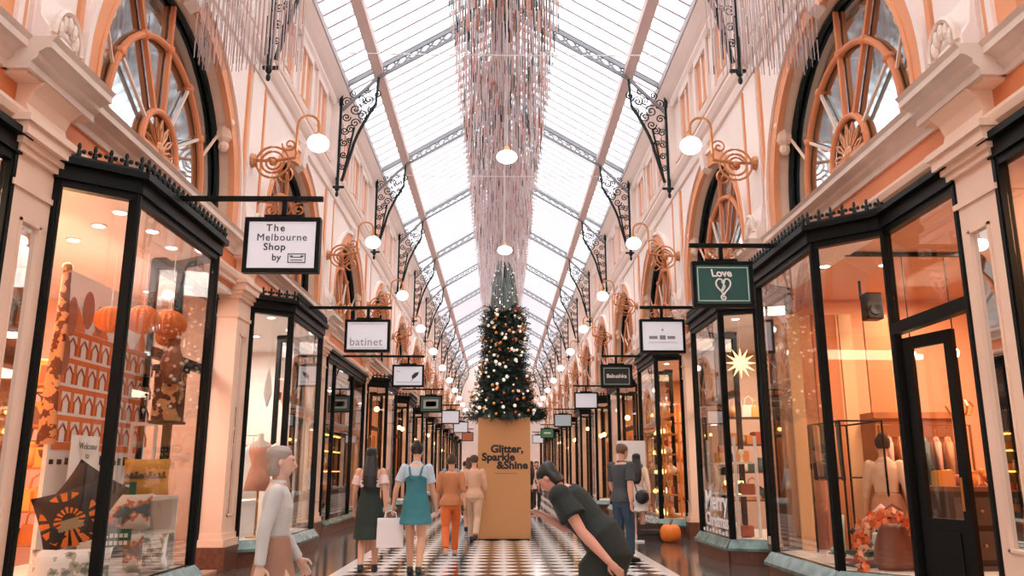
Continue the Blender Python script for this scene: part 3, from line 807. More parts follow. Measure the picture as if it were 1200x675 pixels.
m = MB(); m.lathe([(.28, .02), (.5, .1), (.4, 1.2), (.24, 2.3), (.0, 2.42)], seg=14); m.build('inner_cone', mat('deep_fir', (10, 24, 18), .9), e)
m = MB(); m.lathe([(.05, 0), (.05, 2.3), (.02, 3.5), (0, 3.5)], seg=8); m.build('trunk', darkwood, e)
# wire spire
m = MB(); R.seed(5)
SP = [(.33, 2.3), (.31, 2.6), (.27, 2.95), (.2, 3.3), (.14, 3.5), (.05, 3.58)]
def srad(z):
    for (r0, z0), (r1, z1) in zip(SP, SP[1:]):
        if z <= z1: return r0+(r1-r0)*(z-z0)/(z1-z0)
    return .05
for i in range(130):
    a = 2*PI*i/130+R.random()*.05; z0 = 2.32; top = R.uniform(2.8, 3.56)
    pts = [(srad(z0+(top-z0)*t/6)*math.cos(a)*R.uniform(.93, 1), srad(z0+(top-z0)*t/6)*math.sin(a), z0+(top-z0)*t/6) for t in range(7)]
    m.tube(pts, .0075, 4, mi=int(i % 3 == 0))
m.build('wire_spire', [mat('spire_wire', (150, 164, 160), .4, .2), mat('spire_dark', (60, 76, 72), .4, .4)], e)
# baubles hang on the tree: things of their own
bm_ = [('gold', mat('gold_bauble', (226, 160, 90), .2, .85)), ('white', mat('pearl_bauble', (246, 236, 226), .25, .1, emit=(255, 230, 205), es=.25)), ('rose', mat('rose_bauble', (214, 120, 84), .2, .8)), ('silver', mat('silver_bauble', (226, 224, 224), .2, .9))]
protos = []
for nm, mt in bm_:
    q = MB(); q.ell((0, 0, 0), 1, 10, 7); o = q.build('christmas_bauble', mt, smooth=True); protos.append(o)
R.seed(21)
n = 0; used = set()
spots = []
while len(spots) < 250:
    if len(spots) < 215:
        z = R.random()*H1; a = R.uniform(PI*1.02, PI*1.98); r = trad(z)*R.uniform(.98, 1.1)
    else:
        z = R.uniform(2.35, 3.45); a = R.uniform(PI, 2*PI); r = srad(z)
    spots.append((.02+r*math.cos(a), TY+r*math.sin(a), TZ+z, len(spots) >= 215))
zone = lambda z: 'near the foot' if z < .8 else ('halfway up' if z < 1.7 else ('near the top' if z < 2.42 else 'in the silver spire'))
for (x, y, z, sp) in spots:
    i = 3 if sp else R.choices((0, 1, 2, 3), (4, 5, 3, 1))[0]
    pr = protos[i]; o = pr if i not in used else pr.copy()
    if i in used: C.objects.link(o)
    used.add(i)
    o.location = (x, y, z); rr = R.uniform(.02, .042)*(.75 if sp else 1); o.scale = (rr, rr, rr)
    side = 'left' if x < -.12 else ('right' if x > .16 else 'middle')
    lb = '%s bauble %s of the christmas tree, %s' % (bm_[i][0], zone(z-TZ), 'toward its %s' % side if side != 'middle' else 'on its front')
    tag(o, lb, 'bauble', lb.replace('bauble', 'baubles'))

# ------------------------------------------------------------ shop goods
def cushion(name, w_, h_, d_, loc, rot, m1, label, group=None, deco=None):
    e = empty(name, loc, label, 'cushion', group); e.rotation_euler = rot
    m = MB(); n = 10
    for sgn in (-1, 1):
        vs = []
        for i in range(n+1):
            for j in range(n+1):
                u, v = i/n*2-1, j/n*2-1
                px_ = u*(1-.08*(1-v*v) if False else 1-.07*(1-abs(v)**2)*abs(u)**6)
                th = (1-u**4)*(1-v**4)
                vs.append((u*w_/2*(1-.06*(1-v*v)), sgn*d_/2*th**.6, h_/2+v*h_/2*(1-.06*(1-u*u))))
        m.add(vs, [(i*(n+1)+j, (i+1)*(n+1)+j, (i+1)*(n+1)+j+1, i*(n+1)+j+1) for i in range(n) for j in range(n)])
    m.build('cover', m1, e, smooth=True)
    if deco: deco(e)
    return e
def print_mat(name, base, inkc, scale=6, thr=.5, third=None):
    if name in MATS: return MATS[name]
    m = bpy.data.materials.new(name); m.use_nodes = True; nt = m.node_tree; b = nt.nodes['Principled BSDF']; b.inputs['Roughness'].default_value = .8
    N = nt.nodes.new; L = nt.links.new
    tc = N('ShaderNodeTexCoord'); v = N('ShaderNodeTexNoise'); v.inputs['Scale'].default_value = scale; v.inputs['Detail'].default_value = 4
    r = N('ShaderNodeValToRGB'); r.color_ramp.interpolation = 'CONSTANT'
    r.color_ramp.elements[0].color = (*lin(inkc), 1); r.color_ramp.elements[1].position = thr; r.color_ramp.elements[1].color = (*lin(base), 1)
    r.color_ramp.elements[0].position = 0
    if third:
        el = r.color_ramp.elements.new(thr-.06); el.color = (*lin(third), 1)
    L(tc.outputs['Object'], v.inputs['Vector']); L(v.outputs['Fac'], r.inputs['Fac']); L(r.outputs['Color'], b.inputs['Base Color'])
    MATS[name] = m; return m
illus = print_mat('illustrated_cotton', (226, 226, 220), (110, 128, 122), 9, .46, (180, 170, 150))
illus2 = print_mat('colour_illustrated_cotton', (216, 206, 190), (84, 104, 108), 7, .5, (196, 120, 80))
warmgoods = print_mat('busy_warm_print', (214, 160, 110), (110, 60, 36), 10, .5)
# ------------------------------------------------------------ lights inside the shops
def room_light(s, y0, y1, e, col, x=None, z=3.85, w_=1.6):
    light('shop_ceiling_light', 'AREA', (s*(x or W+1.2), (y0+y1)/2, z), e, col, w_, (y1-y0)*.7)
room_light(-1, 6.9, 11.8, 95, (255, 244, 238)); 
room_light(-1, 12.6, 17.4, 105, (255, 246, 240))
room_light(1, 6.9, 11.8, 120, (255, 224, 194), x=W+1.8, z=3.9, w_=.8)
room_light(1, 12.6, 17.4, 90, (255, 230, 210))
room_light(1, 18.4, 23.0, 90, (255, 212, 170))
room_light(-1, -.0+1.2, 6.0, 100, (255, 214, 180)); room_light(1, 1.2, 6.0, 100, (255, 190, 140))
for k in range(3, NU):
    for s in (-1, 1): room_light(s, pier(k)+.4, pier(k+1)-.4, 50, (255, 214, 176), w_=1.2)
# downlights
dl = empty('downlight', (0, 0, 0), '', 'ceiling light')
m = MB(); m.lathe([(.0, 0), (.075, 0), (.08, .012), (.0, .012)], seg=16); m.build('trim_ring', white, dl)
m = MB(); m.lathe([(.0, -.004), (.058, -.004), (.058, .0), (.0, .0)], seg=16); m.build('lens', mat('downlight_lens', (255, 250, 240), .3, emit=(255, 246, 236), es=6), dl)
dls = [(-3.85, 7.75, 3.86), (-4.35, 8.35, 3.905), (-3.8, 8.4, 3.86), (-3.85, 9.05, 3.86), (-4.5, 10.9, 3.905), (-5.2, 11.6, 3.905), (-4.9, 8.9, 3.905), (-5.6, 9.6, 3.905),
       (-3.9, 13.4, 3.86), (-3.9, 14.6, 3.86), (-4.7, 14.2, 3.905), (-4.8, 15.6, 3.905), (3.9, 13.4, 3.86), (4.7, 14.6, 3.905), (4.0, 9.8, 3.86), (4.8, 9.9, 3.905), (3.9, 19.2, 3.86)]
for i, p in enumerate(dls):
    o = dl if i == 0 else dup(dl, p)
    o.location = p
    where = 'souvenir shop on the left' if p[0] < 0 and p[1] < 12 else ('white shop second on the left' if p[0] < 0 else ('orange shop on the right' if p[1] < 12 else 'shops further along on the right'))
    tag(o, 'round recessed ceiling light in the %s' % where, 'ceiling light', 'recessed lights in the %s' % where)

# ------------------------------------------------------------ souvenir shop, left
red_or = mat('orange_print', (222, 110, 40), .7); blk_pr = mat('black_fabric_print', (30, 28, 30), .8)
cotton = mat('white_cotton', (238, 234, 230), .8)
# white display panel printed with an orange building
e = empty('display_backdrop', (-4.35, 8.9, .36), 'tall white backdrop with orange drawings of an arcaded building in the souvenir shop window', 'backdrop')
m = MB(); m.box(-.02, .02, -1.05, 1.05, 0, 2.95); m.build('board', cotton, e)
m = MB(); g = MB()
for r in range(4):
    z0 = 1.28+r*.28
    m.box(.02, .026, -1.0, 1.0, z0+.2, z0+.25)
    for c in range(9):
        y = -.95+c*.23
        m.box(.02, .026, y-.025, y+.025, z0, z0+.2)
        g.tube([(.024, y+.04, z0), (.024, y+.04, z0+.1), (.024, y+.11, z0+.17), (.024, y+.18, z0+.1), (.024, y+.18, z0)], .012, 4)
m.box(.02, .026, -1.0, 1.0, 1.2, 1.27)
for c in range(4): 
    y = -.8+c*.5; m.add([(.026, y-.18, 2.38), (.026, y+.18, 2.38), (.026, y, 2.62)], [(0, 1, 2)])
m.build('printed_facade', red_or, e); g.build('printed_arches', mat('rust_print', (176, 84, 40), .7), e)
m = MB()
for (y, z, a, b) in ((-.9, 2.5, .1, .2), (-.6, 2.62, .12, .2), (-.35, 2.55, .1, .16), (-.95, 2.1, .09, .2), (.1, 2.6, .14, .18)): m.ell((.024, y, z), (.008, a, b), 12, 8)
m.build('printed_trees', mat('brown_pink_print', (170, 100, 72), .7), e)
m = MB(); R.seed(4)
for i in range(14): 
    y = -1+i*.14; m.box(.02, .027, y, y+R.uniform(.05, .11), 1.06, 1.06+R.uniform(.04, .1))
m.build('printed_band', blk_pr, e)
# tea towel with sketch
e = empty('tea_towel', (-4.18, 8.25, .95), 'white tea towel with an ink drawing of a domed building, hanging in the souvenir window', 'tea towel')
m = MB(); N = 12
for i in range(N):
    a0 = i/N; a1 = (i+1)/N
    f_ = lambda t: .02*math.sin(t*9)
    m.add([(f_(a0), -.27+.54*a0, 0), (f_(a1), -.27+.54*a1, 0), (f_(a1), -.27+.54*a1, .75), (f_(a0), -.27+.54*a0, .75)], [(0, 1, 2, 3)])
o = m.build('cloth', cotton, e, recalc=False); sd = o.modifiers.new('s', 'SOLIDIFY'); sd.thickness = .006
m = MB()
for y, w_, z0, z1 in ((-.12, .16, .08, .2), (-.12, .09, .2, .3), (-.12, .03, .3, .45), (.05, .12, .08, .18), (.16, .1, .08, .15)): m.box(.026, .03, y-w_/2, y+w_/2, z0, z1)
m.build('ink_drawing', mat('grey_ink', (96, 92, 92), .8), e)
text('lettering', 'Welcome\nto', .09, (.032, 0, .6), mat('grey_ink', (96, 92, 92)), e, rot=(PI/2, 0, PI/2))
# long brown fabric length
e = empty('hanging_scarf', (-4.3, 7.75, 1.6), 'long brown and gold patterned scarf hanging at the edge of the printed panel', 'scarf')
m = MB(); m.loft([(0, 0, 0), (.0, -.02, .6), (0, .02, 1.2), (0, 0, 1.7)], [(.09, .035), (.07, .03), (.06, .03), (.04, .03)], 14); m.build('fabric', warmgoods, e, smooth=True)
m = MB(); m.ell((0, 0, 1.7), .05, 10, 8); m.build('knot', brass, e)
# orange paper lanterns
lan = empty('paper_lantern', (0, 0, 0), '', 'paper lantern')
m = MB()
m.ell((0, 0, 0), (.15, .15, .14), 64, 14)
m.v = [(v[0]*(1+.07*math.cos(16*math.atan2(v[1], v[0]))), v[1]*(1+.07*math.cos(16*math.atan2(v[1], v[0]))), v[2]) for v in m.v]
m.build('paper_globe', mat('orange_paper', (232, 120, 44), .7), lan, smooth=True)
m = MB(); m.tube([(0, 0, .12), (0, 0, .7)], .004, 4); m.build('string', white, lan)
for i, (x, y, z, sc, lb) in enumerate(((-3.95, 8.0, 2.83, .95, 'nearest'), (-3.85, 8.5, 2.92, 1.1, 'middle'), (-3.75, 8.95, 2.95, 1.15, 'farthest'), (-4.0, 9.5, 2.9, .8, 'small back'))):
    o = lan if i == 0 else dup(lan, (x, y, z), scale=sc)
    o.location = (x, y, z); o.scale = (sc,)*3; tag(o, 'round pleated orange paper lantern, the %s one in the souvenir window' % lb, 'paper lantern', 'orange paper lanterns in the souvenir window')
vasem = mat('pinkish_bronze', (168, 112, 84), .35, .5)
for i, (x, y, z, sc, lb) in enumerate(((-3.72, 9.05, 2.3, 1.0, 'beside the white panel'), (-4.6, 9.9, 2.2, 1.2, 'further back'))):
    v = MB(); v.lathe([(.0, 0), (.07, 0), (.11, .12), (.13, .25), (.08, .38), (.05, .46), (.08, .5), (.0, .5)], seg=16)
    o = v.build('hanging_ornament', vasem, smooth=True); o.location = (x, y, z); o.scale = (sc,)*3
    tag(o, 'long pinkish bronze ornament hanging below the lanterns, %s' % lb, 'ornament')
# white display shelving
e = empty('display_shelf', (-3.95, 9.0, .36), 'white open shelf unit in the far half of the souvenir window', 'shelf unit')
m = MB(); m.box(-.3, .3, -.55, .4, .7, .74); m.build('top_board', white, e)
m = MB(); m.box(-.3, .3, -.55, -.52, 0, .7); m.box(-.3, .3, .37, .4, 0, .7); m.box(-.3, -.27, -.52, .37, 0, .7); m.build('side_panel', white, e)
m = MB(); m.box(-.27, .3, -.52, .37, .34, .37); m.build('shelf', white, e)
m = MB(); m.box(-.03, .0, .36, .4, .74, 1.5); m.box(-.3, -.27, .36, .4, .74, 1.5); m.box(-.3, .0, .36, .4, 1.5, 1.54); m.build('upper_frame', white, e)
e = empty('display_block', (-3.85, 7.95, .36), 'low white block under the cushions in the souvenir window', 'display block')
m = MB(); m.box(-.3, .3, -.5, .35, 0, .22); m.build('block_body', white, e, bevel=.01)
orr = mat('sunburst_orange', (226, 120, 36), .8)
def sun(e):
    m = MB(); 
    for i in range(16):
        a = 2*PI*i/16; 
        for r0, r1 in ((.06, .235),):
            p = lambda r, t: (r*math.cos(a+t), -.075-(0 if r < .1 else -.03), .24+r*math.sin(a+t))
            m.add([p(r0, -.1), p(r0, .1), p(r1, .12), p(r1, -.12)], [(0, 1, 2, 3)])
    o = m.build('sunburst', orr, e, recalc=False); o.modifiers.new('s', 'SOLIDIFY').thickness = .012
    m = MB(); m.box(-.1, .1, -.09, -.07, .16, .2); m.box(-.07, .07, -.09, -.07, .2, .25); m.build('skyline_print', mat('khaki_print', (150, 130, 96), .8), e)
cushion('cushion', .52, .5, .16, (-3.78, 7.5, .72), (.1, -.3, .35), blk_pr, 'black cushion with an orange sunburst leaning in the souvenir window', deco=sun)
cushion('cushion', .5, .42, .18, (-3.95, 7.75, .98), (.1, .55, .3), blk_pr, 'plain black tilted cushion behind the sunburst cushion')
cushion('cushion', .62, .34, .18, (-3.72, 7.32, .37), (-.1, 0, .35), illus, 'pale cushion with a grey green drawn map, lowest and nearest in the souvenir window')
cushion('cushion', .5, .36, .18, (-3.62, 7.95, .42), (-.1, 0, .8), illus2, 'pale illustrated cushion beside the green placard in the souvenir window')
cushion('cushion', .5, .36, .18, (-3.6, 8.5, .38), (-.1, 0, .8), illus, 'grey illustrated cushion at the foot of the white shelf unit')
cushion('cushion', .46, .36, .16, (-3.75, 8.35, .78), (-.1, 0, .35), illus2, 'cushion printed with a colourful town scene, below the yellow one')
def yel(e):
    m = MB(); m.box(-.2, .2, -.098, -.075, .17, .2)
    for i in range(9): m.box(-.19+i*.044, -.165+i*.044, -.098, -.075, .2, .2+.015+.012*(i % 3))
    m.build('skyline_band', mat('dark_olive_print', (70, 60, 44), .8), e)
cushion('cushion', .46, .38, .15, (-3.78, 8.8, 1.11), (-.05, 0, .3), mat('yellow_cotton', (214, 158, 66), .8), 'yellow cushion with a dark skyline band on the white shelf unit', deco=yel)
gp = mat('placard_green', (16, 84, 58), .4)
for (x, y, z, w_, h_, t, lb) in ((-3.57, 7.78, .66, .25, .18, 'GENUINE\nLOCAL', 'green placard with two lines of white lettering among the cushions'), (-3.85, 8.6, 1.12, .12, .13, 'M', 'small dark green card on the white shelf beside the yellow cushion')):
    e = empty('placard', (x, y, z), lb, 'placard', rz=.4)
    m = MB(); m.box(-w_/2, w_/2, -.01, .01, 0, h_); m.build('card', gp, e); q = MB()
    for r_ in range(2 if w_ > .2 else 1):
        for c_ in range(5 if w_ > .2 else 2): q.box(-w_*.38+c_*w_*.16, -w_*.38+c_*w_*.16+w_*.12, -.013, -.01, h_*(.58-.36*r_), h_*(.78-.36*r_))
    q.build('printed_words', white, e)
    m = MB(); m.box(-.02, .02, .01, .06, 0, .02); m.build('stand', white, e)
bas = empty('lattice_case', (-3.78, 9.2, 1.9), 'orange lattice lantern box on the white shelf frame beside the far post', 'lantern box')
m = MB(); m.box(-.13, .13, -.13, .13, 0, .55); m.build('box_body', warmgoods, bas); m = MB(); m.box(-.15, .15, -.15, .15, .55, .62); m.box(-.15, .15, -.15, .15, -.03, 0); m.build('rim', blk_pr, bas)

# ------------------------------------------------------------ shelves of goods
def shelves(s, x0, x1, y0, y1, levels, mt, label, top=None, back=None):
    e = empty('display_shelves', (s*(x0+x1)/2, (y0+y1)/2, .0), label, 'shelves')
    w_ = (x1-x0)/2; d = (y1-y0)/2; top = top or levels[-1]+.4
    m = MB()
    for a in (-1, 1):
        for b in (-1, 1): m.box(a*w_-.02, a*w_+.02, b*d-.02, b*d+.02, 0, top)
    m.build('upright', mt, e)
    for z in levels:
        q = MB(); q.box(-w_, w_, -d, d, z-.025, z); q.build('shelf', mt, e)
    return e
def proto(nm, mb, mt, smooth=False):
    o = mb.build(nm, mt, smooth=smooth); o['n'] = 0; return o
G = {}
def mk(nm, prof, mt, seg=12):
    m = MB(); m.lathe(prof, seg=seg); G[nm] = (m, mt)
palette = [mat('goods_amber', (222, 140, 70), .4), mat('goods_cream', (240, 222, 200), .5), mat('goods_rust', (170, 76, 44), .5), mat('goods_gold', (230, 176, 96), .3, .6), mat('goods_teal', (50, 96, 92), .5), mat('goods_brown', (98, 62, 44), .5), mat('goods_pink', (226, 160, 150), .5), mat('goods_dark', (40, 34, 32), .5)]
shapes = {
    'jar': [(0, 0), (.05, 0), (.06, .02), (.06, .1), (.045, .12), (.05, .13), (.05, .15), (0, .15)],
    'bottle': [(0, 0), (.035, 0), (.04, .02), (.04, .12), (.015, .17), (.015, .22), (0, .22)],
    'bowl': [(0, 0), (.04, 0), (.09, .06), (.1, .09), (.085, .085), (0, .03)],
    'bauble': [(0, 0), (.03, .008), (.055, .03), (.065, .065), (.055, .1), (.03, .122), (.012, .126), (.012, .14), (0, .14)],
    'candle_holder': [(0, 0), (.05, 0), (.02, .03), (.015, .1), (.04, .14), (.04, .2), (0, .2)],
}
meshes = {}
def goods(s, x0, x1, y0, y1, levels, n, kinds, pal, label, group, sc=1.3, seed=1, lit=0):
    R.seed(seed)
    for z in levels:
        for i in range(n):
            kd = R.choice(kinds); p = R.choice(pal)
            key = (kd, p)
            if key not in meshes:
                m = MB()
                if kd == 'gift_box': m.box(-.07, .07, -.05, .05, 0, .12); m.box(-.075, .075, -.012, .012, 0, .125)
                elif kd == 'bag': m.prism([(-.09, -.04), (.09, -.04), (.09, .04), (-.09, .04)], 0, .14, poly2=[(-.07, -.015), (.07, -.015), (.07, .015), (-.07, .015)]); m.tube([(-.05, 0, .14), (-.04, 0, .21), (0, 0, .24), (.04, 0, .21), (.05, 0, .14)], .008, 5)
                else: m.lathe(shapes[kd], seg=12)
                o = m.build(kd, palette[p] if p >= 0 else globe_warm, smooth=kd not in ('gift_box', 'bag')); meshes[key] = o
            else:
                o = meshes[key].copy(); C.objects.link(o)
            f_ = (i+.5)/n
            x = x0+(x1-x0)*f_+R.uniform(-.02, .02); y = y0+(y1-y0)*R.uniform(.2, .8)
            if abs(y1-y0) > abs(x1-x0): y = y0+(y1-y0)*f_; x = x0+(x1-x0)*R.uniform(.25, .75)
            o.location = (s*x, y, z); k_ = sc*R.uniform(.8, 1.25); o.scale = (k_,)*3; o.rotation_euler = (0, 0, R.uniform(-.4, .4))
            nm = kd.replace('_', ' ')
            cn = ['amber', 'cream', 'rust red', 'gold', 'teal', 'brown', 'pink', 'dark', ''][p]
            lb = ('%s %s %s' % (cn, nm, label)).strip()
            tag(o, lb if p >= 0 else 'glowing %s %s' % (nm, label), nm, group)
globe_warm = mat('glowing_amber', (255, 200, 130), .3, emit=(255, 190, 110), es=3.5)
# souvenir shop back shelves
lv = [.5, 1.0, 1.45, 1.9, 2.35]
shelves(-1, 5.0, 6.9, 10.2, 10.55, lv, wood, 'tall orange wood shelves full of brown goods at the back of the souvenir shop')
goods(-1, 5.05, 6.85, 10.22, 10.5, lv, 8, ['bag', 'bowl', 'gift_box', 'jar'], [0, 1, 2, 5, 3], 'on the shelves at the back of the souvenir shop', 'goods on the back shelves of the souvenir shop', 1.6, 31)
light('shelf_light', 'AREA', (-5.9, 9.7, 3.2), 60, (255, 200, 140), 1.2, rot=(-.6, 0, 0))
lv2 = [.95, 1.4, 1.85, 2.3]
shelves(-1, 4.78, 5.7, 8.95, 9.3, lv2, wood, 'orange wood shelves behind the printed backdrop in the souvenir shop')
goods(-1, 4.82, 5.66, 8.97, 9.2, lv2, 6, ['bag', 'bowl', 'gift_box', 'jar'], [0, 1, 2, 5, 3], 'on the shelves behind the printed backdrop', 'goods on the shelves behind the printed backdrop', 1.7, 36)
light('shelf_light', 'AREA', (-5.2, 8.3, 3.3), 25, (255, 196, 136), .7, rot=(-.6, 0, 0))
# second shop on the left : white, clothes rail
def rail(s, x0, x1, y, z, label):
    e = empty('clothes_rail', (s*(x0+x1)/2, y, .03), label, 'clothes rail'); w_ = (x1-x0)/2
    m = MB(); m.tube([(-w_, 0, 0), (-w_, 0, z), (w_, 0, z), (w_, 0, 0)], .018, 6); m.build('rail_frame', brass, e)
    m = MB(); 
    for a in (-w_, w_): m.box(a-.02, a+.02, -.25, .25, 0, .03)
    m.build('foot', brass, e); return e
gar = {}
def garment(x, y, z, mt, label, group, rz=0, L=.95):
    key = (mt.name, L)
    if key not in gar:
        e = empty('garment', (0, 0, 0), '', 'garment')
        m = MB(); m.loft([(0, 0, -L), (0, 0, -.6), (0, 0, -.3), (0, 0, -.1), (0, 0, -.02)], [(.23, .05), (.2, .045), (.19, .045), (.21, .04), (.06, .03)], 14); 
        for t in (-1, 1): m.loft([(.17*t, 0, -.1), (.25*t, 0, -.35), (.27*t, 0, -.55)], [(.06, .04), (.05, .03), (.05, .03)], 8)
        m.build('garment_body', mt, e, smooth=True)
        m = MB(); m.tube([(-.2, 0, -.08), (0, 0, 0), (.2, 0, -.08)], .008, 5); m.tube([(0, 0, 0), (0, 0, .05), (.03, 0, .08), (0, 0, .11)], .005, 5); m.build('hanger', brass, e); gar[key] = e
        o = e
    else: o = dup(gar[key], (0, 0, 0))
    o.location = (x, y, z-.1); o.rotation_euler = (0, 0, rz); tag(o, label, 'garment', group); return o
rail(-1, 4.3, 5.6, 14.7, 1.95, 'brass clothes rail in the white shop, second on the left')
gc = [mat('linen_white', (240, 232, 224), .8), mat('linen_rose', (214, 150, 126), .8), mat('linen_rust', (176, 84, 50), .8), mat('linen_grey', (150, 150, 150), .8)]
for i in range(7): garment(-4.45-i*.17, 14.7, 1.95, gc[i % 3], '%s garment on the brass rail in the white shop' % ('white', 'rose', 'rust')[i % 3], 'garments on the brass rail', rz=PI/2-.5)
e = empty('counter', (-4.5, 13.4, .36), 'low white counter in the window of the white shop', 'counter')
m = MB(); m.box(-.5, .35, -.45, .7, 0, .5); m.build('counter_body', white, e); m = MB(); m.box(-.53, .38, -.48, .73, .5, .54); m.build('worktop', white, e)
bust = mat('bust_linen', (226, 206, 190), .8)
for i, (x, y) in enumerate(((-3.85, 13.1), (-3.8, 14.1))):
    e = empty('dress_form', (x, y, .36), '%s dress form wearing a %s top in the white shop window' % (('nearer', 'rose') if i == 0 else ('farther', 'white')), 'dress form')
    m = MB(); m.lathe([(0, 0), (.15, 0), (.14, .02), (.015, .04), (.012, .9), (0, .9)], seg=14); m.build('stand', brass, e)
    m = MB(); m.loft([(0, 0, .85), (0, 0, .95), (0, 0, 1.1), (0, -.01, 1.28), (0, 0, 1.42), (0, 0, 1.48), (0, 0, 1.58)], [(.15, .11), (.155, .12), (.115, .09), (.16, .12), (.17, .09), (.05, .05), (.045, .045)], 16); m.build('torso', bust, e, smooth=True)
    m = MB(); m.loft([(0, 0, .7), (0, 0, .95), (0, 0, 1.1), (0, -.01, 1.28), (0, 0, 1.4)], [(.22, .17), (.17, .13), (.125, .1), (.172, .13), (.17, .09)], 18); m.build('top_garment', gc[1] if i == 0 else gc[0], e, smooth=True)
star = MB()
for i in range(12):
    a = 2*PI*i/12; b = MB()
    star.add([(0, -.06, 0), (.1*math.cos(a-.26), 0, .1*math.sin(a-.26)), (.26*math.cos(a), 0, .26*math.sin(a)), (.1*math.cos(a+.26), 0, .1*math.sin(a+.26)), (0, .06, 0)], [(0, 1, 2), (0, 2, 3), (4, 2, 1), (4, 3, 2)])
def hanging(nm, mb, mt, loc, label, cat, sc=1, cord=.6):
    e = empty(nm, loc, label, cat); mb.build('shade', mt, e); m = MB(); m.tube([(0, 0, .1), (0, 0, cord)], .004, 4); m.build('cord', white, e); e.scale = (sc,)*3; return e
hanging('star_lantern', star, mat('glowing_star', (255, 190, 120), .5, emit=(255, 190, 120), es=1.6), (3.85, 13.1, 3.08), 'glowing orange paper star hanging in the second shop window on the right', 'star lantern', 1.0, .75)
feath = MB(); feath.loft([(0, 0, -.3), (0, 0, -.1), (0, 0, .1), (0, 0, .3)], [(.01, .01), (.07, .02), (.05, .02), (.01, .01)], 10)
hanging('feather_ornament', feath, gc[0], (-3.75, 12.95, 2.65), 'white and gold feather ornament hanging in the near pane of the white shop', 'ornament', 1, 1.2)
f2 = MB(); f2.loft([(0, 0, -.3), (0, 0, -.1), (0, 0, .1), (0, 0, .3)], [(.01, .01), (.07, .02), (.05, .02), (.01, .01)], 10)
hanging('feather_ornament', f2, gc[1], (-3.75, 14.0, 2.65), 'rose and gold feather ornament hanging in the front pane of the white shop', 'ornament', 1, 1.2)
lv = [.9, 1.4, 1.9, 2.4]
shelves(-1, 5.2, 7.4, 16.2, 16.55, lv, white, 'white shelves at the back of the second shop on the left')
goods(-1, 5.25, 7.3, 16.22, 16.5, lv, 8, ['bag', 'jar', 'gift_box', 'bowl'], [0, 1, 3, 6], 'on the white shelves of the second shop on the left', 'goods on the white shelves', 1.5, 33)

# ------------------------------------------------------------ dark shop with amber cases, left
y2 = pier(2)
e = empty('roller_blind', (-4.2, y2+2.7, 2.35), 'black roller blind drawn over the top of the dark shopfront', 'blind')
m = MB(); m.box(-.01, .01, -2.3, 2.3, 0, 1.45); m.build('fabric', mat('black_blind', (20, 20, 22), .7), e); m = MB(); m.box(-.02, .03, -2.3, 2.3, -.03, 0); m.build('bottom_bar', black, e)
e = empty('display_cabinet', (-4.75, y2+2.7, .05), 'long dark glass cabinet with amber lit shelves in the third shop on the left', 'display cabinet')
m = MB(); m.box(-.35, .35, -2.2, 2.2, 0, .35); m.build('plinth', darkwood, e)
m = MB(); m.box(-.35, -.3, -2.2, 2.2, .35, 2.3); m.box(-.35, .35, -2.2, 2.2, 2.25, 2.3); m.build('carcass', darkwood, e)
for z in (.85, 1.35, 1.85): q = MB(); q.box(-.3, .33, -2.2, 2.2, z-.02, z); q.build('shelf', wood, e)
for z in (1.33, 1.83, 2.24): q = MB(); q.box(.25, .3, -2.15, 2.15, z-.03, z-.01); q.build('strip_lamp', mat('amber_strip', (255, 180, 90), .4, emit=(255, 170, 70), es=7), e)
goods(-1, 4.5, 4.95, y2+.7, y2+4.7, [.4+.01, .9, 1.4, 1.9], 15, ['gift_box', 'bowl', 'jar', 'bottle'], [0, 3, 1, 2], 'in the amber lit cabinet, third shop on the left', 'goods in the amber lit cabinet', 1.4, 35)

# ------------------------------------------------------------ orange shop, right
e = empty('display_stand', (3.95, 10.15, .36), 'black metal frame stand hung with scarves in the nearest right window', 'display stand')
m = MB(); w_, z0, z1 = .5, .92, 1.58
m.tube([(-.0, -w_, z0), (0, -w_, z1), (0, w_, z1), (0, w_, z0), (0, -w_, z0)], .014, 6)
m.tube([(.5, -w_, z0), (.5, -w_, z1), (.5, w_, z1), (.5, w_, z0), (.5, -w_, z0)], .014, 6)
for y in (-w_, w_): m.tube([(0, y, z1), (.5, y, z1)], .012, 5); m.tube([(0, y, 0), (0, y, z1)], .014, 6); m.tube([(.5, y, 0), (.5, y, z1)], .014, 6)
m.build('frame', black, e)
scm = [mat('scarf_green', (70, 84, 76), .8), mat('scarf_tan', (196, 140, 96), .8), mat('scarf_dark', (52, 40, 38), .8)]
for i in range(6):
    m = MB(); x = 3.95; y = 9.75+i*.17
    m.loft([(x, y, 1.94), (x+.02, y, 1.9), (x+.02, y, 1.6), (x+.04, y+.01, 1.25)], [(.03, .03), (.02, .05), (.02, .05), (.015, .06)], 8)
    o = m.build('scarf', scm[i % 3], smooth=True); tag(o, '%s scarf draped on the black frame stand' % ('green grey', 'tan', 'dark brown')[i % 3], 'scarf', 'scarves on the black frame stand')
e = empty('folding_screen', (4.6, 10.9, .36), 'pale and orange folding screen behind the black frame stand', 'folding screen')
for i in range(4):
    q = MB(); q.box(-.75+i*.36, -.42+i*.36-(.16 if i % 2 == 0 else 0), -.02+.03*(i % 2), .02+.03*(i % 2), 0, 3.1); q.build('screen_panel', [mat('screen_cream', (226, 178, 132), .6), mat('screen_orange', (206, 126, 80), .6)][i % 2], e)
rail(1, 4.7, 5.9, 10.35, 1.9, 'brass clothes rail behind the black frame stand in the orange shop')
for i in range(7): garment(4.85+i*.15, 10.35, 1.9, (gc[1], scm[1], gc[2], scm[0])[i % 4], '%s garment on the brass rail in the orange shop' % ('rose', 'tan', 'rust', 'green grey')[i % 4], 'garments on the rail in the orange shop', rz=PI/2-.4)
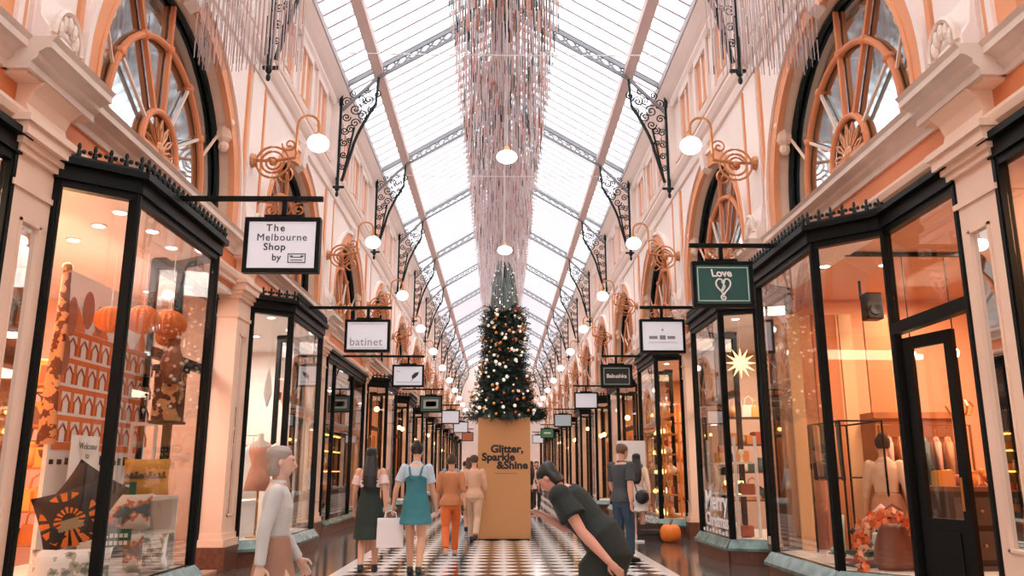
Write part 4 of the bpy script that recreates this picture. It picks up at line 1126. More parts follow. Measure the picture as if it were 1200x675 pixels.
def boot(loc, rz, mt, label, tilt=0):
    e = empty('boot', loc, label, 'boot', rz=rz)
    m = MB(); m.loft([(0, 0, .03), (0, 0, .12), (0, .0, .26), (0, .0, .4)], [(.045, .05), (.045, .055), (.05, .055), (.06, .065)], 14)
    m.loft([(0, .03, .05), (0, -.08, .05), (0, -.16, .035), (0, -.2, .03)], [(.045, .045), (.045, .04), (.038, .03), (.02, .02)], 12)
    m.build('upper', mt, e, smooth=True); m = MB(); m.box(-.04, .04, -.2, .05, -.01, .01); m.box(-.03, .03, 0, .05, -.05, 0); m.build('sole', darkwood, e)
    e.rotation_euler = (tilt, 0, rz); return e
mint = mat('mint_leather', (150, 190, 170), .4)
boot((3.72, 9.35, .48), -.9, mint, 'mint green boot standing in the nearest right window', 0); boot((3.78, 9.05, .72), .9, mat('rose_leather', (200, 150, 140), .4), 'dusty rose boot tipped over beside the mint one', .9)
for i, (a, c_, l) in enumerate((((.16, .3, .03), (60, 70, 64), 'grey'), ((.15, .28, .04), (150, 60, 44), 'red'), ((.14, .26, .03), (210, 200, 180), 'cream'), ((.15, .27, .04), (30, 60, 50), 'dark green'))):
    m = MB(); m.box(-a[0], a[0], -a[1]/2, a[1]/2, 0, a[2]); o = m.build('book', mat('book_'+l.replace(' ', '_'), c_, .6), bevel=.003); o.location = (3.85, 9.05, .362+i*.042+.0); o.rotation_euler = (0, 0, .3+i*.12)
    tag(o, '%s book in the pile beside the mint boot' % l, 'book', 'books piled in the nearest right window')
# chair with leather bag and leaf garland
e = empty('leather_bag', (4.05, 8.75, .36), 'slouchy brown leather bag under an orange leaf garland in the nearest right window', 'bag')
m = MB(); m.loft([(0, 0, 0), (0, 0, .08), (0, 0, .25), (0, 0, .4), (0, 0, .46)], [(.2, .1), (.24, .13), (.22, .11), (.17, .05), (.15, .03)], 18); m.build('bag_body', mat('brown_leather', (128, 74, 52), .45), e, smooth=True)
m = MB(); m.tube([(-.12, 0, .44), (-.09, 0, .6), (0, 0, .66), (.09, 0, .6), (.12, 0, .44)], .014, 6); m.build('handle', mat('brown_leather', (128, 74, 52)), e)
e = empty('leaf_garland', (3.95, 8.62, .37), 'orange autumn leaf garland around the brown bag', 'garland')
m = MB(); R.seed(8)
for i in range(190):
    t = R.random(); a = PI*1.15*t-.1
    c_ = Vector((-.34*math.cos(a), R.uniform(-.09, .09), .02+.52*math.sin(a)**.8 if math.sin(a) > 0 else .02))
    c_ += Vector((R.uniform(-.06, .06), 0, R.uniform(-.04, .06)))
    u = Vector((R.uniform(-1, 1), R.uniform(-1, 1), R.uniform(-1, 1))).normalized(); v = u.cross(Vector((R.random(), 1, .3))).normalized(); l_ = .05
    m.add([c_-u*l_, c_+v*l_*.6, c_+u*l_, c_-v*l_*.6], [(0, 1, 2, 3)], R.choice((0, 0, 1)))
m.build('leaves', [mat('orange_leaf', (226, 110, 50), .7), mat('peach_leaf', (236, 170, 130), .7)], e, recalc=False)
m = MB(); m.tube([(-.34*math.cos(PI*t/12), 0, .02+.5*math.sin(PI*t/12)) for t in range(13)], .012, 5); m.build('stem', darkwood, e)
e = empty('tote_bag', (3.9, 9.15, .36), 'small pale blue tote bag between the boots and the brown bag', 'bag', rz=.6)
e.location = (4.15, 9.3, .36)
m = MB(); m.prism([(-.14, -.06), (.14, -.06), (.14, .06), (-.14, .06)], 0, .34, poly2=[(-.12, -.03), (.12, -.03), (.12, .03), (-.12, .03)]); m.build('bag_body', mat('pale_blue_canvas', (190, 206, 206), .8), e, bevel=.02)
m = MB(); m.tube([(-.07, 0, .33), (-.05, 0, .5), (.05, 0, .5), (.07, 0, .33)], .01, 5); m.build('handle', black, e)
e = empty('wall_speaker', (4.85, 10.45, 3.3), 'black loudspeaker mounted high in the nearest shop on the right', 'loudspeaker')
m = MB(); m.box(-.11, .11, -.1, .1, 0, .36); m.build('cabinet', black, e, bevel=.02); m = MB(); m.lathe([(0, 0), (.08, 0), (.07, .02), (0, .01)], seg=16); m.v = [(v[0], -.1-v[2], .13+v[1]) for v in m.v]; m.build('cone', iron, e)
m = MB(); m.tube([(0, .1, .2), (0, .3, .35), (0, .3, .6)], .02, 6); m.build('bracket', black, e)
e = empty('ceiling_track', (4.95, 9.3, 3.88), 'black lighting track across the ceiling of the orange shop', 'lighting track')
m = MB(); m.box(-.9, .9, -.02, .02, -.02, .03); m.build('track_rail', black, e)
for i, (x, z) in enumerate(((4.72, 2.68), (5.23, 2.7), (5.8, 2.7))):
    e = empty('pendant_bulb', (x, 9.3, z), 'bare glowing bulb on a black cord in the orange shop, %s from the doorway post' % ordn(i), 'pendant bulb', 'bare bulbs in the orange shop')
    m = MB(); m.ell((0, 0, 0), (.045, .045, .06), 12, 8); m.build('bulb', mat('glowing_bulb', (255, 236, 200), .3, emit=(255, 226, 180), es=12), e, smooth=True)
    m = MB(); m.lathe([(0, .05), (.025, .05), (.025, .12), (0, .12)], seg=10); m.build('socket', brass, e); m = MB(); m.tube([(0, 0, .11), (0, 0, 3.87-z)], .007, 5); m.build('cord', black, e)
e = empty('counter', (5.1, 8.95, .03), 'dark wooden counter with glass fronted drawers inside the doorway on the right', 'counter')
m = MB(); m.box(-.5, .7, -.3, .4, 0, 1.12); m.build('counter_body', darkwood, e)
m = MB(); m.box(-.54, .74, -.34, .44, 1.12, 1.17); m.build('worktop', mat('worktop_wood', (120, 80, 60), .4), e)
for i in range(2):
    for j in range(3):
        q = MB(); q.box(-.45+i*.6, .08+i*.6, -.325, -.3, .1+j*.34, .38+j*.34); d = q.build('drawer', mat('drawer_front', (84, 72, 68), .35), e); h = MB(); h.ell((-.18+i*.6, -.34, .24+j*.34), .018, 8, 6); h.build('knob', brass, d)
goods(1, 4.65, 5.75, 8.75, 9.2, [1.2], 9, ['bowl', 'candle_holder', 'jar', 'gift_box'], [0, 1, 3, 6], 'on the dark counter inside the doorway', 'goods on the dark counter', 1.1, 41)
e = empty('coat_stand', (5.55, 9.9, .03), 'tall gilded coat stand with curling top in the orange shop', 'coat stand')
m = MB(); m.tube([(0, 0, 0), (0, 0, 2.25)], .025, 8); m.lathe([(0, 0), (.2, 0), (.18, .03), (.03, .06), (0, .06)], seg=14)
for i in range(4):
    a = i*PI/2; m.tube([(0, 0, 2.0), (.12*math.cos(a), .12*math.sin(a), 2.0), (.17*math.cos(a), .17*math.sin(a), 2.1), (.12*math.cos(a), .12*math.sin(a), 2.16)], .014, 5)
m.build('stand', gold, e)
e = empty('wardrobe', (5.35, 10.9, .03), 'reddish wooden wardrobe with slatted doors at the back of the orange shop', 'wardrobe')
m = MB(); m.box(-.5, .5, -.25, .25, 0, 2.0); m.box(-.55, .55, -.3, .3, 2.0, 2.08); m.build('carcass', wood, e)
for t in (-1, 1):
    q = MB(); q.box(t*.25-.23, t*.25+.23, -.27, -.25, .1, 1.95); 
    for j in range(14): q.box(t*.25-.18, t*.25+.18, -.285, -.27, .2+j*.12, .25+j*.12)
    d = q.build('door', mat('slatted_wood', (150, 84, 48), .5), e); h = MB(); h.ell((t*.04, -.29, 1.0), .02, 8, 6); h.build('knob', brass, d)
# door leaf
dn = empty('door_1', (W+.09, 8.14, 0), 'black glazed door leaf standing ajar in the nearest right shopfront', 'door', kind='structure'); dn.rotation_euler = (0, 0, math.radians(16))
m = MB(); wd = .62
m.box(-.025, .025, -wd, -wd+.1, .02, 2.68); m.box(-.025, .025, -.1, 0, .02, 2.68); m.box(-.025, .025, -wd+.1, -.1, 2.56, 2.68); m.box(-.025, .025, -wd+.1, -.1, .02, .92)
m.box(-.035, .035, -wd+.15, -.15, .2, .8); m.build('door_frame', black, dn)
m = MB(); m.box(-.004, .004, -wd+.1, -.1, .92, 2.56); m.build('glass', pane, dn)
m = MB(); m.tube([(-.06, -wd+.05, 1.0), (-.06, -wd+.05, 1.3)], .012, 6); m.build('handle', brass, dn)

# ------------------------------------------------------------ second shop right : festive window
e = empty('window_lettering', (BX-.012, 13.55, .38), 'white painted Merry Christmas lettering low on the second right window', 'window lettering')
dm = mat('white_window_paint', (240, 236, 236), .7)
text('lettering', 'Merry', .42, (0, 0, .5), dm, e, rot=(PI/2, 0, -PI/2), bold=.008, sx=1.3)
text('lettering', 'Christmas', .3, (0, 0, .2), dm, e, rot=(PI/2, 0, -PI/2), bold=.006, sx=1.12)
m = MB()
for i in range(9): m.box(-.002, .002, -.8+i*.2, -.72+i*.2, 0.0, .05+.03*(i % 2))
m.build('drift', dm, e)
lv = [.85, 1.35, 1.85, 2.35]
shelves(1, 4.15, 5.6, 15.2, 15.6, lv, darkwood, 'dark wooden shelves in the second shop on the right')
goods(1, 4.2, 5.55, 15.22, 15.55, lv, 8, ['gift_box', 'candle_holder', 'jar', 'bauble', 'bag'], [0, 1, 2, 3, 4], 'on the dark shelves of the second shop on the right', 'goods on the dark shelves, second shop on the right', 1.5, 42)
shelves(1, 3.62, 3.95, 12.95, 14.6, [1.0, 1.5], white, 'white open shelves standing in the festive window', top=1.9)
goods(1, 3.65, 3.92, 13.0, 14.55, [.37, 1.0, 1.5], 8, ['gift_box', 'candle_holder', 'jar', 'bauble'], [0, 1, 2, 3, 5], 'on the white shelves of the festive window', 'goods in the festive window', 1.2, 43)
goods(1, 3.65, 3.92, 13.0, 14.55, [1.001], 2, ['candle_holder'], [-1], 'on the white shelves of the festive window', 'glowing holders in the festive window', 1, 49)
# third shop right : baubles
lv = [.4, .85, 1.3, 1.75, 2.2, 2.65]
shelves(1, 3.62, 3.98, 18.6, 20.4, lv, gold, 'gold shelves crowded with baubles in the third window on the right', top=2.9)
goods(1, 3.66, 3.95, 18.65, 20.35, lv, 11, ['bauble', 'candle_holder', 'jar'], [0, 3, 1, 2], 'on the gold shelves of the bauble window', 'goods on the gold shelves', 1.35, 44)
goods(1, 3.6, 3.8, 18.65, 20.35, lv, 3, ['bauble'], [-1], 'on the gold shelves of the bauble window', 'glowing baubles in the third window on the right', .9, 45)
lv = [.6, 1.1, 1.6, 2.1, 2.6]
shelves(1, 4.2, 5.6, 21.0, 21.4, lv, wood, 'wooden shelves at the back of the bauble shop')
goods(1, 4.25, 5.55, 21.0, 21.35, lv, 8, ['bauble', 'gift_box', 'candle_holder'], [0, 3, 2, 1], 'on the wooden shelves of the bauble shop', 'goods on the wooden shelves of the bauble shop', 1.6, 46)
# further shops
for k in range(3, 9):
    for s in (-1, 1):
        y = pier(k); lv = [.9, 1.5, 2.1]
        shelves(s, 4.2, 5.6, y+3.2, y+3.55, lv, wood, 'wooden shelves inside the %s shop on the %s' % (ordn(k), SIDE[s]))
        goods(s, 4.25, 5.55, y+3.22, y+3.5, lv, 5, ['gift_box', 'jar', 'bag', 'bowl'], [0, 1, 2, 3, 5], 'on the shelves of the %s shop on the %s' % (ordn(k), SIDE[s]), 'goods in the %s shop on the %s' % (ordn(k), SIDE[s]), 1.9, 50+k)
        for i in range(1 + (k*3+s) % 2):
            e = empty('shop_globe_lamp', (s*(3.8), y+1.2+i*1.0, 2.7+.25*((k*5+s) % 3)), 'small glowing globe lamp, %s in the window of the %s shop on the %s' % (('nearer', 'farther')[i], ordn(k), SIDE[s]), 'globe lamp', 'globe lamps in the far windows')
            m = MB(); m.ell((0, 0, 0), .08, 10, 8); m.build('globe', globe_warm, e, smooth=True); m = MB(); m.tube([(0, 0, .07), (0, 0, .95)], .008, 4); m.build('cord', black, e)
# pumpkin, boards
e = empty('pumpkin', (3.3, 16.6, 0), 'large orange pumpkin on the floor outside the bauble shop', 'pumpkin')
m = MB()
for i in range(11):
    a = 2*PI*i/11; m.ell((.1*math.cos(a), .1*math.sin(a), .17), (.11, .11, .17), 10, 8)
m.build('pumpkin_body', mat('pumpkin_skin', (232, 122, 36), .5), e, smooth=True)
m = MB(); m.tube([(0, 0, .3), (.01, 0, .37), (.04, .01, .42)], .022, 6); m.build('stem', mat('dry_stem', (110, 100, 60), .8), e)
e = empty('crate', (3.0, 17.05, 0), 'low dark crate behind the pumpkin', 'crate')
m = MB(); 
for z in (.02, .13, .24): m.box(-.42, .3, -.2, -.18, z, z+.08); m.box(-.42, .3, .18, .2, z, z+.08); m.box(-.42, -.4, -.18, .18, z, z+.08); m.box(.28, .3, -.18, .18, z, z+.08)
m.box(-.42, .3, -.2, .2, 0, .02); m.build('slats', darkwood, e)
m = MB(); m.box(-.38, .26, -.16, .16, .02, .2); m.build('filling', scm[0], e)
e = empty('floor_card', (2.62, 16.7, 0), 'small white card lying by the pumpkin', 'card'); m = MB(); m.box(-.17, .17, -.06, .06, 0, .03); m.build('card', white, e)
e = empty('poster_board', (2.95, 19.0, 0), 'white poster board with a grey picture standing beyond the pumpkin', 'poster board')
m = MB(); m.box(-.32, .32, -.03, .03, .95, 2.05); m.build('board', cotton, e, bevel=.004)
m = MB(); m.box(-.26, .26, -.036, -.03, 1.0, 1.6); m.build('picture', illus, e)
m = MB(); 
for a in (-.25, .25): m.box(a-.02, a+.02, -.02, .02, 0, .95); m.box(a-.02, a+.02, -.2, .2, 0, .03)
m.build('legs', iron, e)
# ------------------------------------------------------------ people
def V(*a): return Vector(a)
def remesh(o, vox, it=4):
    r = o.modifiers.new('r', 'REMESH'); r.mode = 'VOXEL'; r.voxel_size = vox; r.use_smooth_shade = True
    s_ = o.modifiers.new('s', 'SMOOTH'); s_.iterations = it; s_.factor = .5
    dg = bpy.context.evaluated_depsgraph_get()
    me = bpy.data.meshes.new_from_object(o.evaluated_get(dg))
    o.modifiers.clear(); o.data = me
    for p in me.polygons: p.use_smooth = True
    return o
def bend(path, up=(0, 1, 0)): return path
def limb(m, pts, rad, seg=12, f=1., add=0.):
    """round limb with extra rings so it tapers and swells smoothly"""
    P = [Vector(p) for p in pts]; out = []; rr = []
    for i in range(len(P)-1):
        for t in (0, .33, .66):
            out.append(P[i].lerp(P[i+1], t)); rr.append((rad[i]*(1-t)+rad[i+1]*t)*f+add)
    out.append(P[-1]); rr.append(rad[-1]*f+add)
    m.loft(out, rr, seg)
def hand(m, wrist, d, side, curl=.5, k=1., palmn=None):
    """palm and five separate fingers; d: direction of the forearm, side: thumb direction"""
    d = Vector(d).normalized(); sd = Vector(side); sd = (sd-d*sd.dot(d)).normalized(); nrm = d.cross(sd)
    w_ = Vector(wrist)
    m.loft([w_-d*.02*k, w_+d*.02*k, w_+d*.055*k, w_+d*.09*k], [(.024*k, .02*k), (.033*k, .018*k), (.041*k, .015*k), (.037*k, .012*k)], 12, side=sd)
    for i, L in enumerate((.068, .078, .073, .056)):
        o = sd*(.030-.0205*i)*k; b = w_+d*.085*k+o; p = [b]; dd = d.copy()
        for j, fr in enumerate((.42, .32, .26)):
            a = curl*(.5+.3*j); dd = (dd*math.cos(a*.6)+nrm*math.sin(a*.6)).normalized(); p.append(p[-1]+dd*L*fr*k+o*.04)
        m.loft(p, [.0095*k, .009*k, .008*k, .0065*k], 8)
    t0 = w_+d*.025*k+sd*.028*k; t1 = t0+(d*.5+sd*.8).normalized()*.035*k; t2 = t1+(d*.85+sd*.3+nrm*.3).normalized()*.032*k; t3 = t2+(d+nrm*.4).normalized()*.022*k
    m.loft([t0, t1, t2, t3], [.014*k, .012*k, .0105*k, .008*k], 8)
def person(label, loc, rz, H=1.68, skin=(214, 164, 136), hairc=(30, 24, 22), hair='short', lean=0, leanx=0, head_turn=0, head_nod=0, stride=.22, lead=1,
           arms=None, top=None, bottom=None, shoes=(30, 26, 26), female=True, vox=.0085, extra=None, kneel=0, heavy=1.):
    """local frame: faces +Y. top=(kind,rgb,sleeve) bottom=(kind,rgb,length)"""
    k = H/1.70
    e = empty('person', loc, label, 'person', rz=rz)
    sk = mat('skin_%d_%d_%d' % skin, skin, .55, var=.03)
    hm = mat('hair_%d_%d_%d' % hairc, hairc, .45)
    pel = V(0, 0, .93)*k
    Rl = Matrix.Rotation(-lean, 3, 'X') @ Matrix.Rotation(leanx, 3, 'Y')
    def sp(x, y, z): return pel+Rl @ (V(x, y, z-.93)*k)     # spine frame
    sw = .165 if female else .19
    neck = sp(0, .0, 1.44); 
    # legs
    legs = {}
    for sd in (-1, 1):
        st = stride*sd*lead
        hip = V(sd*.088, 0, .90)*k
        if st > 0: knee = V(sd*.085, st*.62+.03, .49)*k; ank = V(sd*.075, st, .085)*k
        else: knee = V(sd*.085, st*.35+.05, .485)*k; ank = V(sd*.075, st, .085+min(.06, -st*.2))*k
        legs[sd] = (hip, knee, ank)
    A = {-1: None, 1: None}
    for sd in (-1, 1):
        sh = sp(sd*sw, 0, 1.385)
        if arms and arms.get(sd):
            el, wr = [sp(*p) if len(p) == 3 else V(*p[:3])*k for p in arms[sd]]
        else:
            sg = -sd*lead*.5
            el = sh+Rl @ (V(sd*.05, sg*.10-.02, -.275)*k); wr = el+V(sd*.02, sg*.16+.07, -.235)*k
        A[sd] = (sh, el, wr)
    # body
    m = MB()
    tw = .95 if female else 1.04
    T = [(0, .80, .10, .085), (0, .88, .155, .11), (-.01, .95, .165, .118), (0, 1.06, .128*tw, .095), (.005, 1.16, .138*tw, .10), (.01, 1.27, .158*tw, .112), (0, 1.36, .165*tw, .095), (-.005, 1.42, .11, .07), (0, 1.46, .056, .055)]
    T = [(y, z, rx*heavy, ry*heavy) for y, z, rx, ry in T]
    m.loft([sp(0, y, z) for y, z, rx, ry in T], [(rx*k, ry*k) for y, z, rx, ry in T], 20)
    Rh = Rl @ Matrix.Rotation(head_turn, 3, 'Z') @ Matrix.Rotation(-head_nod, 3, 'X')
    hc = neck+Rl @ V(0, .012, .075)*k+Rh @ V(0, .01, .085)*k
    m.loft([neck-Rl @ V(0, 0, .05)*k, neck+Rl @ V(0, .005, .03)*k, hc+Rh @ V(0, -.015, -.05)*k], [.056*k, .05*k, .052*k], 12)
    hp = lambda x, y, z: hc+Rh @ (V(x, y, z)*k)
    m.ell(hc+Rh @ V(0, -.012, .022)*k, (.074*k, .092*k, .092*k), 18, 12, Rh)
    m.loft([hp(0, .012, .03), hp(0, .02, -.03), hp(0, .03, -.075), hp(0, .045, -.108)], [(.068*k, .075*k), (.062*k, .066*k), (.05*k, .052*k), (.022*k, .02*k)], 14)
    m.loft([hp(0, .086, .02), hp(0, .100, -.01), hp(0, .112, -.03), hp(0, .088, -.04)], [(.009*k, .008*k), (.011*k, .01*k), (.015*k, .011*k), (.012*k, .008*k)], 8)   # nose
    m.loft([hp(-.03, .078, .035), hp(0, .09, .038), hp(.03, .078, .035)], [.009*k]*3, 6, side=(0, 0, 1))                # brow
    m.loft([hp(-.022, .076, -.062), hp(0, .088, -.062), hp(.022, .076, -.062)], [.007*k, .009*k, .007*k], 6, side=(0, 0, 1))   # lips
    for sd in (-1, 1): m.ell(hp(sd*.074, -.008, .0), (.012*k, .02*k, .032*k), 8, 6, Rh)
    for sd in (-1, 1):
        sh, el, wr = A[sd]; ar = 1. if female else 1.18
        m.ell(sh, .054*k*ar, 12, 8)
        limb(m, [sh, sh.lerp(el, .3), el, el.lerp(wr, .3), wr], [.053*k*ar, .05*k*ar, .038*k*ar, .04*k*ar, .026*k*ar], 12)
        dd = wr-el
        hand(m, wr, dd, V(-sd*.2, 1, .1) if abs(dd.normalized().y) < .8 else V(-sd, 0, .3), .45, k)
        hip, knee, ank = legs[sd]
        lr = 1. if female else 1.05
        limb(m, [hip+V(0, 0, .03)*k, hip.lerp(knee, .35), knee, knee.lerp(ank, .3), ank], [.088*k*lr, .082*k*lr, .055*k*lr, .056*k*lr, .035*k*lr], 14)
        m.loft([ank+V(0, -.045, -.045)*k, ank+V(0, .0, -.04)*k, ank+V(0, .08, -.055)*k, ank+V(0, .16, -.065)*k], [(.03*k, .032*k), (.035*k, .04*k), (.042*k, .026*k), (.03*k, .014*k)], 12)
    body = remesh(m.build('body', sk, e), vox*k)
    # face details
    f_ = MB()
    for sd in (-1, 1): f_.ell(hp(sd*.03, .082, .016), (.011*k, .006*k, .006*k), 8, 6, Rh)
    f_.build('eyes', mat('dark_eye', (30, 24, 22), .3), body)
    f_ = MB(); f_.loft([hp(-.02, .082, -.062), hp(0, .0955, -.061), hp(.02, .082, -.062)], [.004*k, .006*k, .004*k], 6, side=(0, 0, 1)); f_.build('lips', mat('lip_rose', (176, 92, 84), .5), body)
    # shoes
    for sd in (-1, 1):
        hip, knee, ank = legs[sd]; s_ = MB()
        s_.loft([ank+V(0, -.06, -.045)*k, ank+V(0, -.02, -.038)*k, ank+V(0, .08, -.05)*k, ank+V(0, .16, -.06)*k, ank+V(0, .185, -.065)*k], [(.034*k, .036*k), (.042*k, .046*k), (.049*k, .034*k), (.038*k, .022*k), (.02*k, .014*k)], 14)
        s_.loft([ank+V(0, -.01, -.03)*k, ank+V(0, -.008, .025)*k], [(.045*k, .05*k), (.042*k, .045*k)], 12)
        o = s_.build('shoe', mat('shoe_%d_%d_%d' % shoes, shoes, .4), e, smooth=True)
        z0 = ank.z-.085*k
        so = MB(); so.loft([ank+V(0, -.055, -.078)*k, ank+V(0, .06, -.078)*k, ank+V(0, .18, -.078)*k], [(.036*k, .007*k), (.046*k, .007*k), (.03*k, .007*k)], 12); so.build('sole', mat('shoe_sole', (60, 54, 50), .7), o)
    # clothing
    if top:
        kind, rgb, slv = top; mt = mat('cloth_%d_%d_%d' % rgb, rgb, .85, var=.06, scale=8); c = MB()
        a0 = .84 if kind == 'shirt' else (.78 if kind == 'coat' else (1.0 if kind == 'tee' else 1.13))
        z1 = 1.35 if kind == 'off_shoulder' else 1.45
        g = {'coat': .035, 'tee': .005}.get(kind, .012)
        pts = [(y, z, rx, ry) for y, z, rx, ry in T if z >= a0 and z <= z1+.001]
        if kind == 'coat': pts = [(0, .50, .23, .17), (0, .68, .215, .165)]+[(0, .80, .185, .14)]+[p for p in pts if p[1] > .81]
        if kind == 'shirt': pts = [(0, .86, .19, .145), (0, .95, .182, .138)]+[p for p in pts if p[1] > 1.0]
        c.loft([sp(0, y, z) if z > .79 else V(0, y, z)*k for y, z, rx, ry in pts], [((rx+g)*k, (ry+g)*k) for y, z, rx, ry in pts], 22)
        for sd in (-1, 1):
            sh, el, wr = A[sd]
            if slv > 0:
                if kind != 'off_shoulder': c.ell(sh, .054*k*(1. if female else 1.18)+g, 12, 8)
                q = [sh.lerp(el, .0 if kind != 'off_shoulder' else .2)]; q.append(q[0].lerp(el, .2)); r_ = [.054*k+g, .054*k+g]
                tot = slv*2
                if tot <= 1: q += [sh.lerp(el, tot)]; r_ += [.058*k+g*1.6]
                else: q += [el, el.lerp(wr, min(1, tot-1))]; r_ += [.046*k+g, .034*k+g]
                limb(c, q, r_, 14)
        remesh(c.build('coat' if kind == 'coat' else 'top', mt, e), .011*k, 3)
        if kind != 'off_shoulder' :
            cl = MB(); cl.loft([sp(0, 0, 1.435), sp(0, .002, 1.47)], [(.075*k, .066*k), (.06*k, .06*k)], 16, cap=False); o = cl.build('collar', mt, e, smooth=True, recalc=False); o.modifiers.new('s', 'SOLIDIFY').thickness = .008
    if bottom:
        kind, rgb, ln = bottom; mt = mat('cloth_%d_%d_%d' % rgb, rgb, .85, var=.06, scale=8); c = MB()
        if kind in ('trousers', 'shorts'):
            c.loft([sp(0, 0, .79), sp(0, 0, .84), sp(0, 0, .92), sp(0, -.005, .98), sp(0, 0, 1.04)], [(.1*k, .1*k), (.16*k, .12*k), (.172*k, .125*k), (.168*k, .122*k), (.13*k, .1*k)], 22)
            for sd in (-1, 1):
                hip, knee, ank = legs[sd]; e1 = ank+V(0, 0, .02)*k
                if kind == 'shorts': limb(c, [hip+V(0, 0, .03)*k, hip.lerp(knee, .5), hip.lerp(knee, ln)], [.098*k, .096*k, .1*k], 16)
                else: limb(c, [hip, hip.lerp(knee, .4), knee, knee.lerp(ank, .5), e1], [.094*k, .094*k, .07*k, .064*k, .06*k], 16)
        else:   # skirt / dress
            z_ = ln; fl = .2
            ys = (legs[1][1].y+legs[-1][1].y)/2
            pts = [(0, 1.06, .14, .108), (0, .97, .172, .128), (0, .86, .188, .145), (ys*.3, (.86+z_)/2, .205, .17+stride*.2), (ys*.5, z_+.02, .22, .2+stride*.45), (ys*.5, z_, .215, .195+stride*.45)]
            if kind == 'dress': pts = [(.003, 1.30, .14*tw, .122), (.01, 1.25, .165*tw, .124), (.005, 1.15, .146*tw, .112)]+pts
            c.loft([sp(0, y, z) if z > .8 else V(0, y, z)*k+(sp(0, 0, .86)-V(0, 0, .86)*k)*.0 for y, z, rx, ry in pts], [(rx*k*(heavy if z > .8 else 1), ry*k) for y, z, rx, ry in pts], 24)
            if kind == 'dress':
                for sd in (-1, 1): c.loft([sp(sd*.085, .115, 1.28), sp(sd*.095, .10, 1.38), sp(sd*.1, .02, 1.445), sp(sd*.085, -.09, 1.38), sp(sd*.06, -.115, 1.25)], [(.02*k, .01*k)]*5, 8)
        remesh(c.build({'trousers': 'trousers', 'shorts': 'shorts', 'dress': 'dress', 'skirt': 'skirt'}[kind], mt, e), .011*k, 3)
    # hair
    h = MB()
    h.loft([hp(0, -.02, .127), hp(0, -.02, .118), hp(0, -.022, .09), hp(0, -.03, .05), hp(0, -.045, .0), hp(0, -.05, -.035)], [(.02*k, .025*k), (.05*k, .065*k), (.079*k, .098*k), (.087*k, .1*k), (.082*k, .076*k), (.06*k, .05*k)], 18, side=Rh @ V(1, 0, 0))
    if hair == 'long':
        b0 = hp(0, -.06, .02)
        h.loft([b0, hp(0, -.075, -.06), neck+Rl @ V(0, -.085, .0)*k, neck+Rl @ V(0, -.12, -.12)*k, neck+Rl @ V(0, -.12, -.26)*k, neck+Rl @ V(0, -.11, -.33)*k], [(.08*k, .05*k), (.09*k, .055*k), (.1*k, .045*k), (.105*k, .035*k), (.085*k, .028*k), (.04*k, .012*k)], 16, side=Rl @ V(1, 0, 0))
    if hair == 'bun': h.ell(hp(0, -.075, .115), (.05*k, .05*k, .045*k), 12, 8, Rh)
    if hair == 'bob': h.loft([hp(0, -.05, .02), hp(0, -.055, -.05), hp(0, -.05, -.1)], [(.085*k, .055*k), (.09*k, .055*k), (.08*k, .045*k)], 16)
    remesh(h.build('hair', hm, e), .008*k, 2)
    if extra: extra(e, k, sp, A, legs)
    return e
def shopping_bag(loc, rz, rgb, label, w_=.36, h_=.36, hn=.16):
    e = empty('shopping_bag', loc, label, 'shopping bag', rz=rz)
    m = MB(); m.prism([(-w_/2, -.06), (w_/2, -.06), (w_/2, .06), (-w_/2, .06)], 0, h_, poly2=[(-w_/2*.97, -.045), (w_/2*.97, -.045), (w_/2*.97, .045), (-w_/2*.97, .045)])
    m.build('bag_body', mat('paper_%d_%d_%d' % rgb, rgb, .7), e, bevel=.004)
    for y in (-.045, .045):
        m = MB(); m.tube([(-.08, y, h_-.01), (-.07, y*.7, h_+hn*.7), (0, y*.3, h_+hn), (.07, y*.7, h_+hn*.7), (.08, y, h_-.01)], .006, 5); m.build('handle', mat('cord_white', (230, 226, 220)), e)
    return e
# A woman in dark pinafore
def straps(e, k, sp, A, legs): pass
person('woman with long black hair in a dark green pinafore dress and off shoulder blouse', (-1.86, 11.6, 0), .05, 1.66, hair='long', hairc=(24, 26, 28), top=('off_shoulder', (226, 196, 190), .33), bottom=('dress', (34, 46, 40), .47), shoes=(22, 20, 22), stride=.2, lead=1)
person('woman with dark bun in a teal denim overall skirt and pale blue T-shirt', (-1.2, 11.35, 0), -.05, 1.72, hair='bun', hairc=(26, 26, 28), top=('tee', (176, 192, 204), .36), bottom=('dress', (52, 116, 126), .66), shoes=(26, 40, 38), stride=.12, lead=-1,
       arms={-1: ((-.26, -.03, 1.13), (-.31, .06, .90))})
shopping_bag((-1.545, 11.43, .36), .1, (232, 226, 226), 'large white paper shopping bag held by the woman in teal overalls', .36, .38, .1)
person('person in a rust shirt and bright orange trousers walking ahead of the teal overalls', (-.87, 13.8, 0), .05, 1.6, hair='bun', hairc=(60, 44, 38), skin=(200, 150, 124), top=('shirt', (184, 116, 74), .55), bottom=('trousers', (204, 98, 42), 1), shoes=(190, 150, 124), stride=.3, lead=1)
person('person in a light brown top and cream trousers walking just left of the gold box', (-.58, 16.6, 0), -.1, 1.66, hair='short', hairc=(70, 52, 44), top=('shirt', (206, 160, 130), .8), bottom=('trousers', (196, 160, 132), 1), shoes=(30, 28, 28), stride=.3, lead=-1)
person('person in a dark green skirt and pale jacket walking close beside the gold box', (-.22-.55, 19.2, 0), .1, 1.66, hair='long', hairc=(90, 60, 46), top=('tee', (226, 206, 196), 1), bottom=('skirt', (60, 76, 58), .5), stride=.2, lead=1, vox=.012)
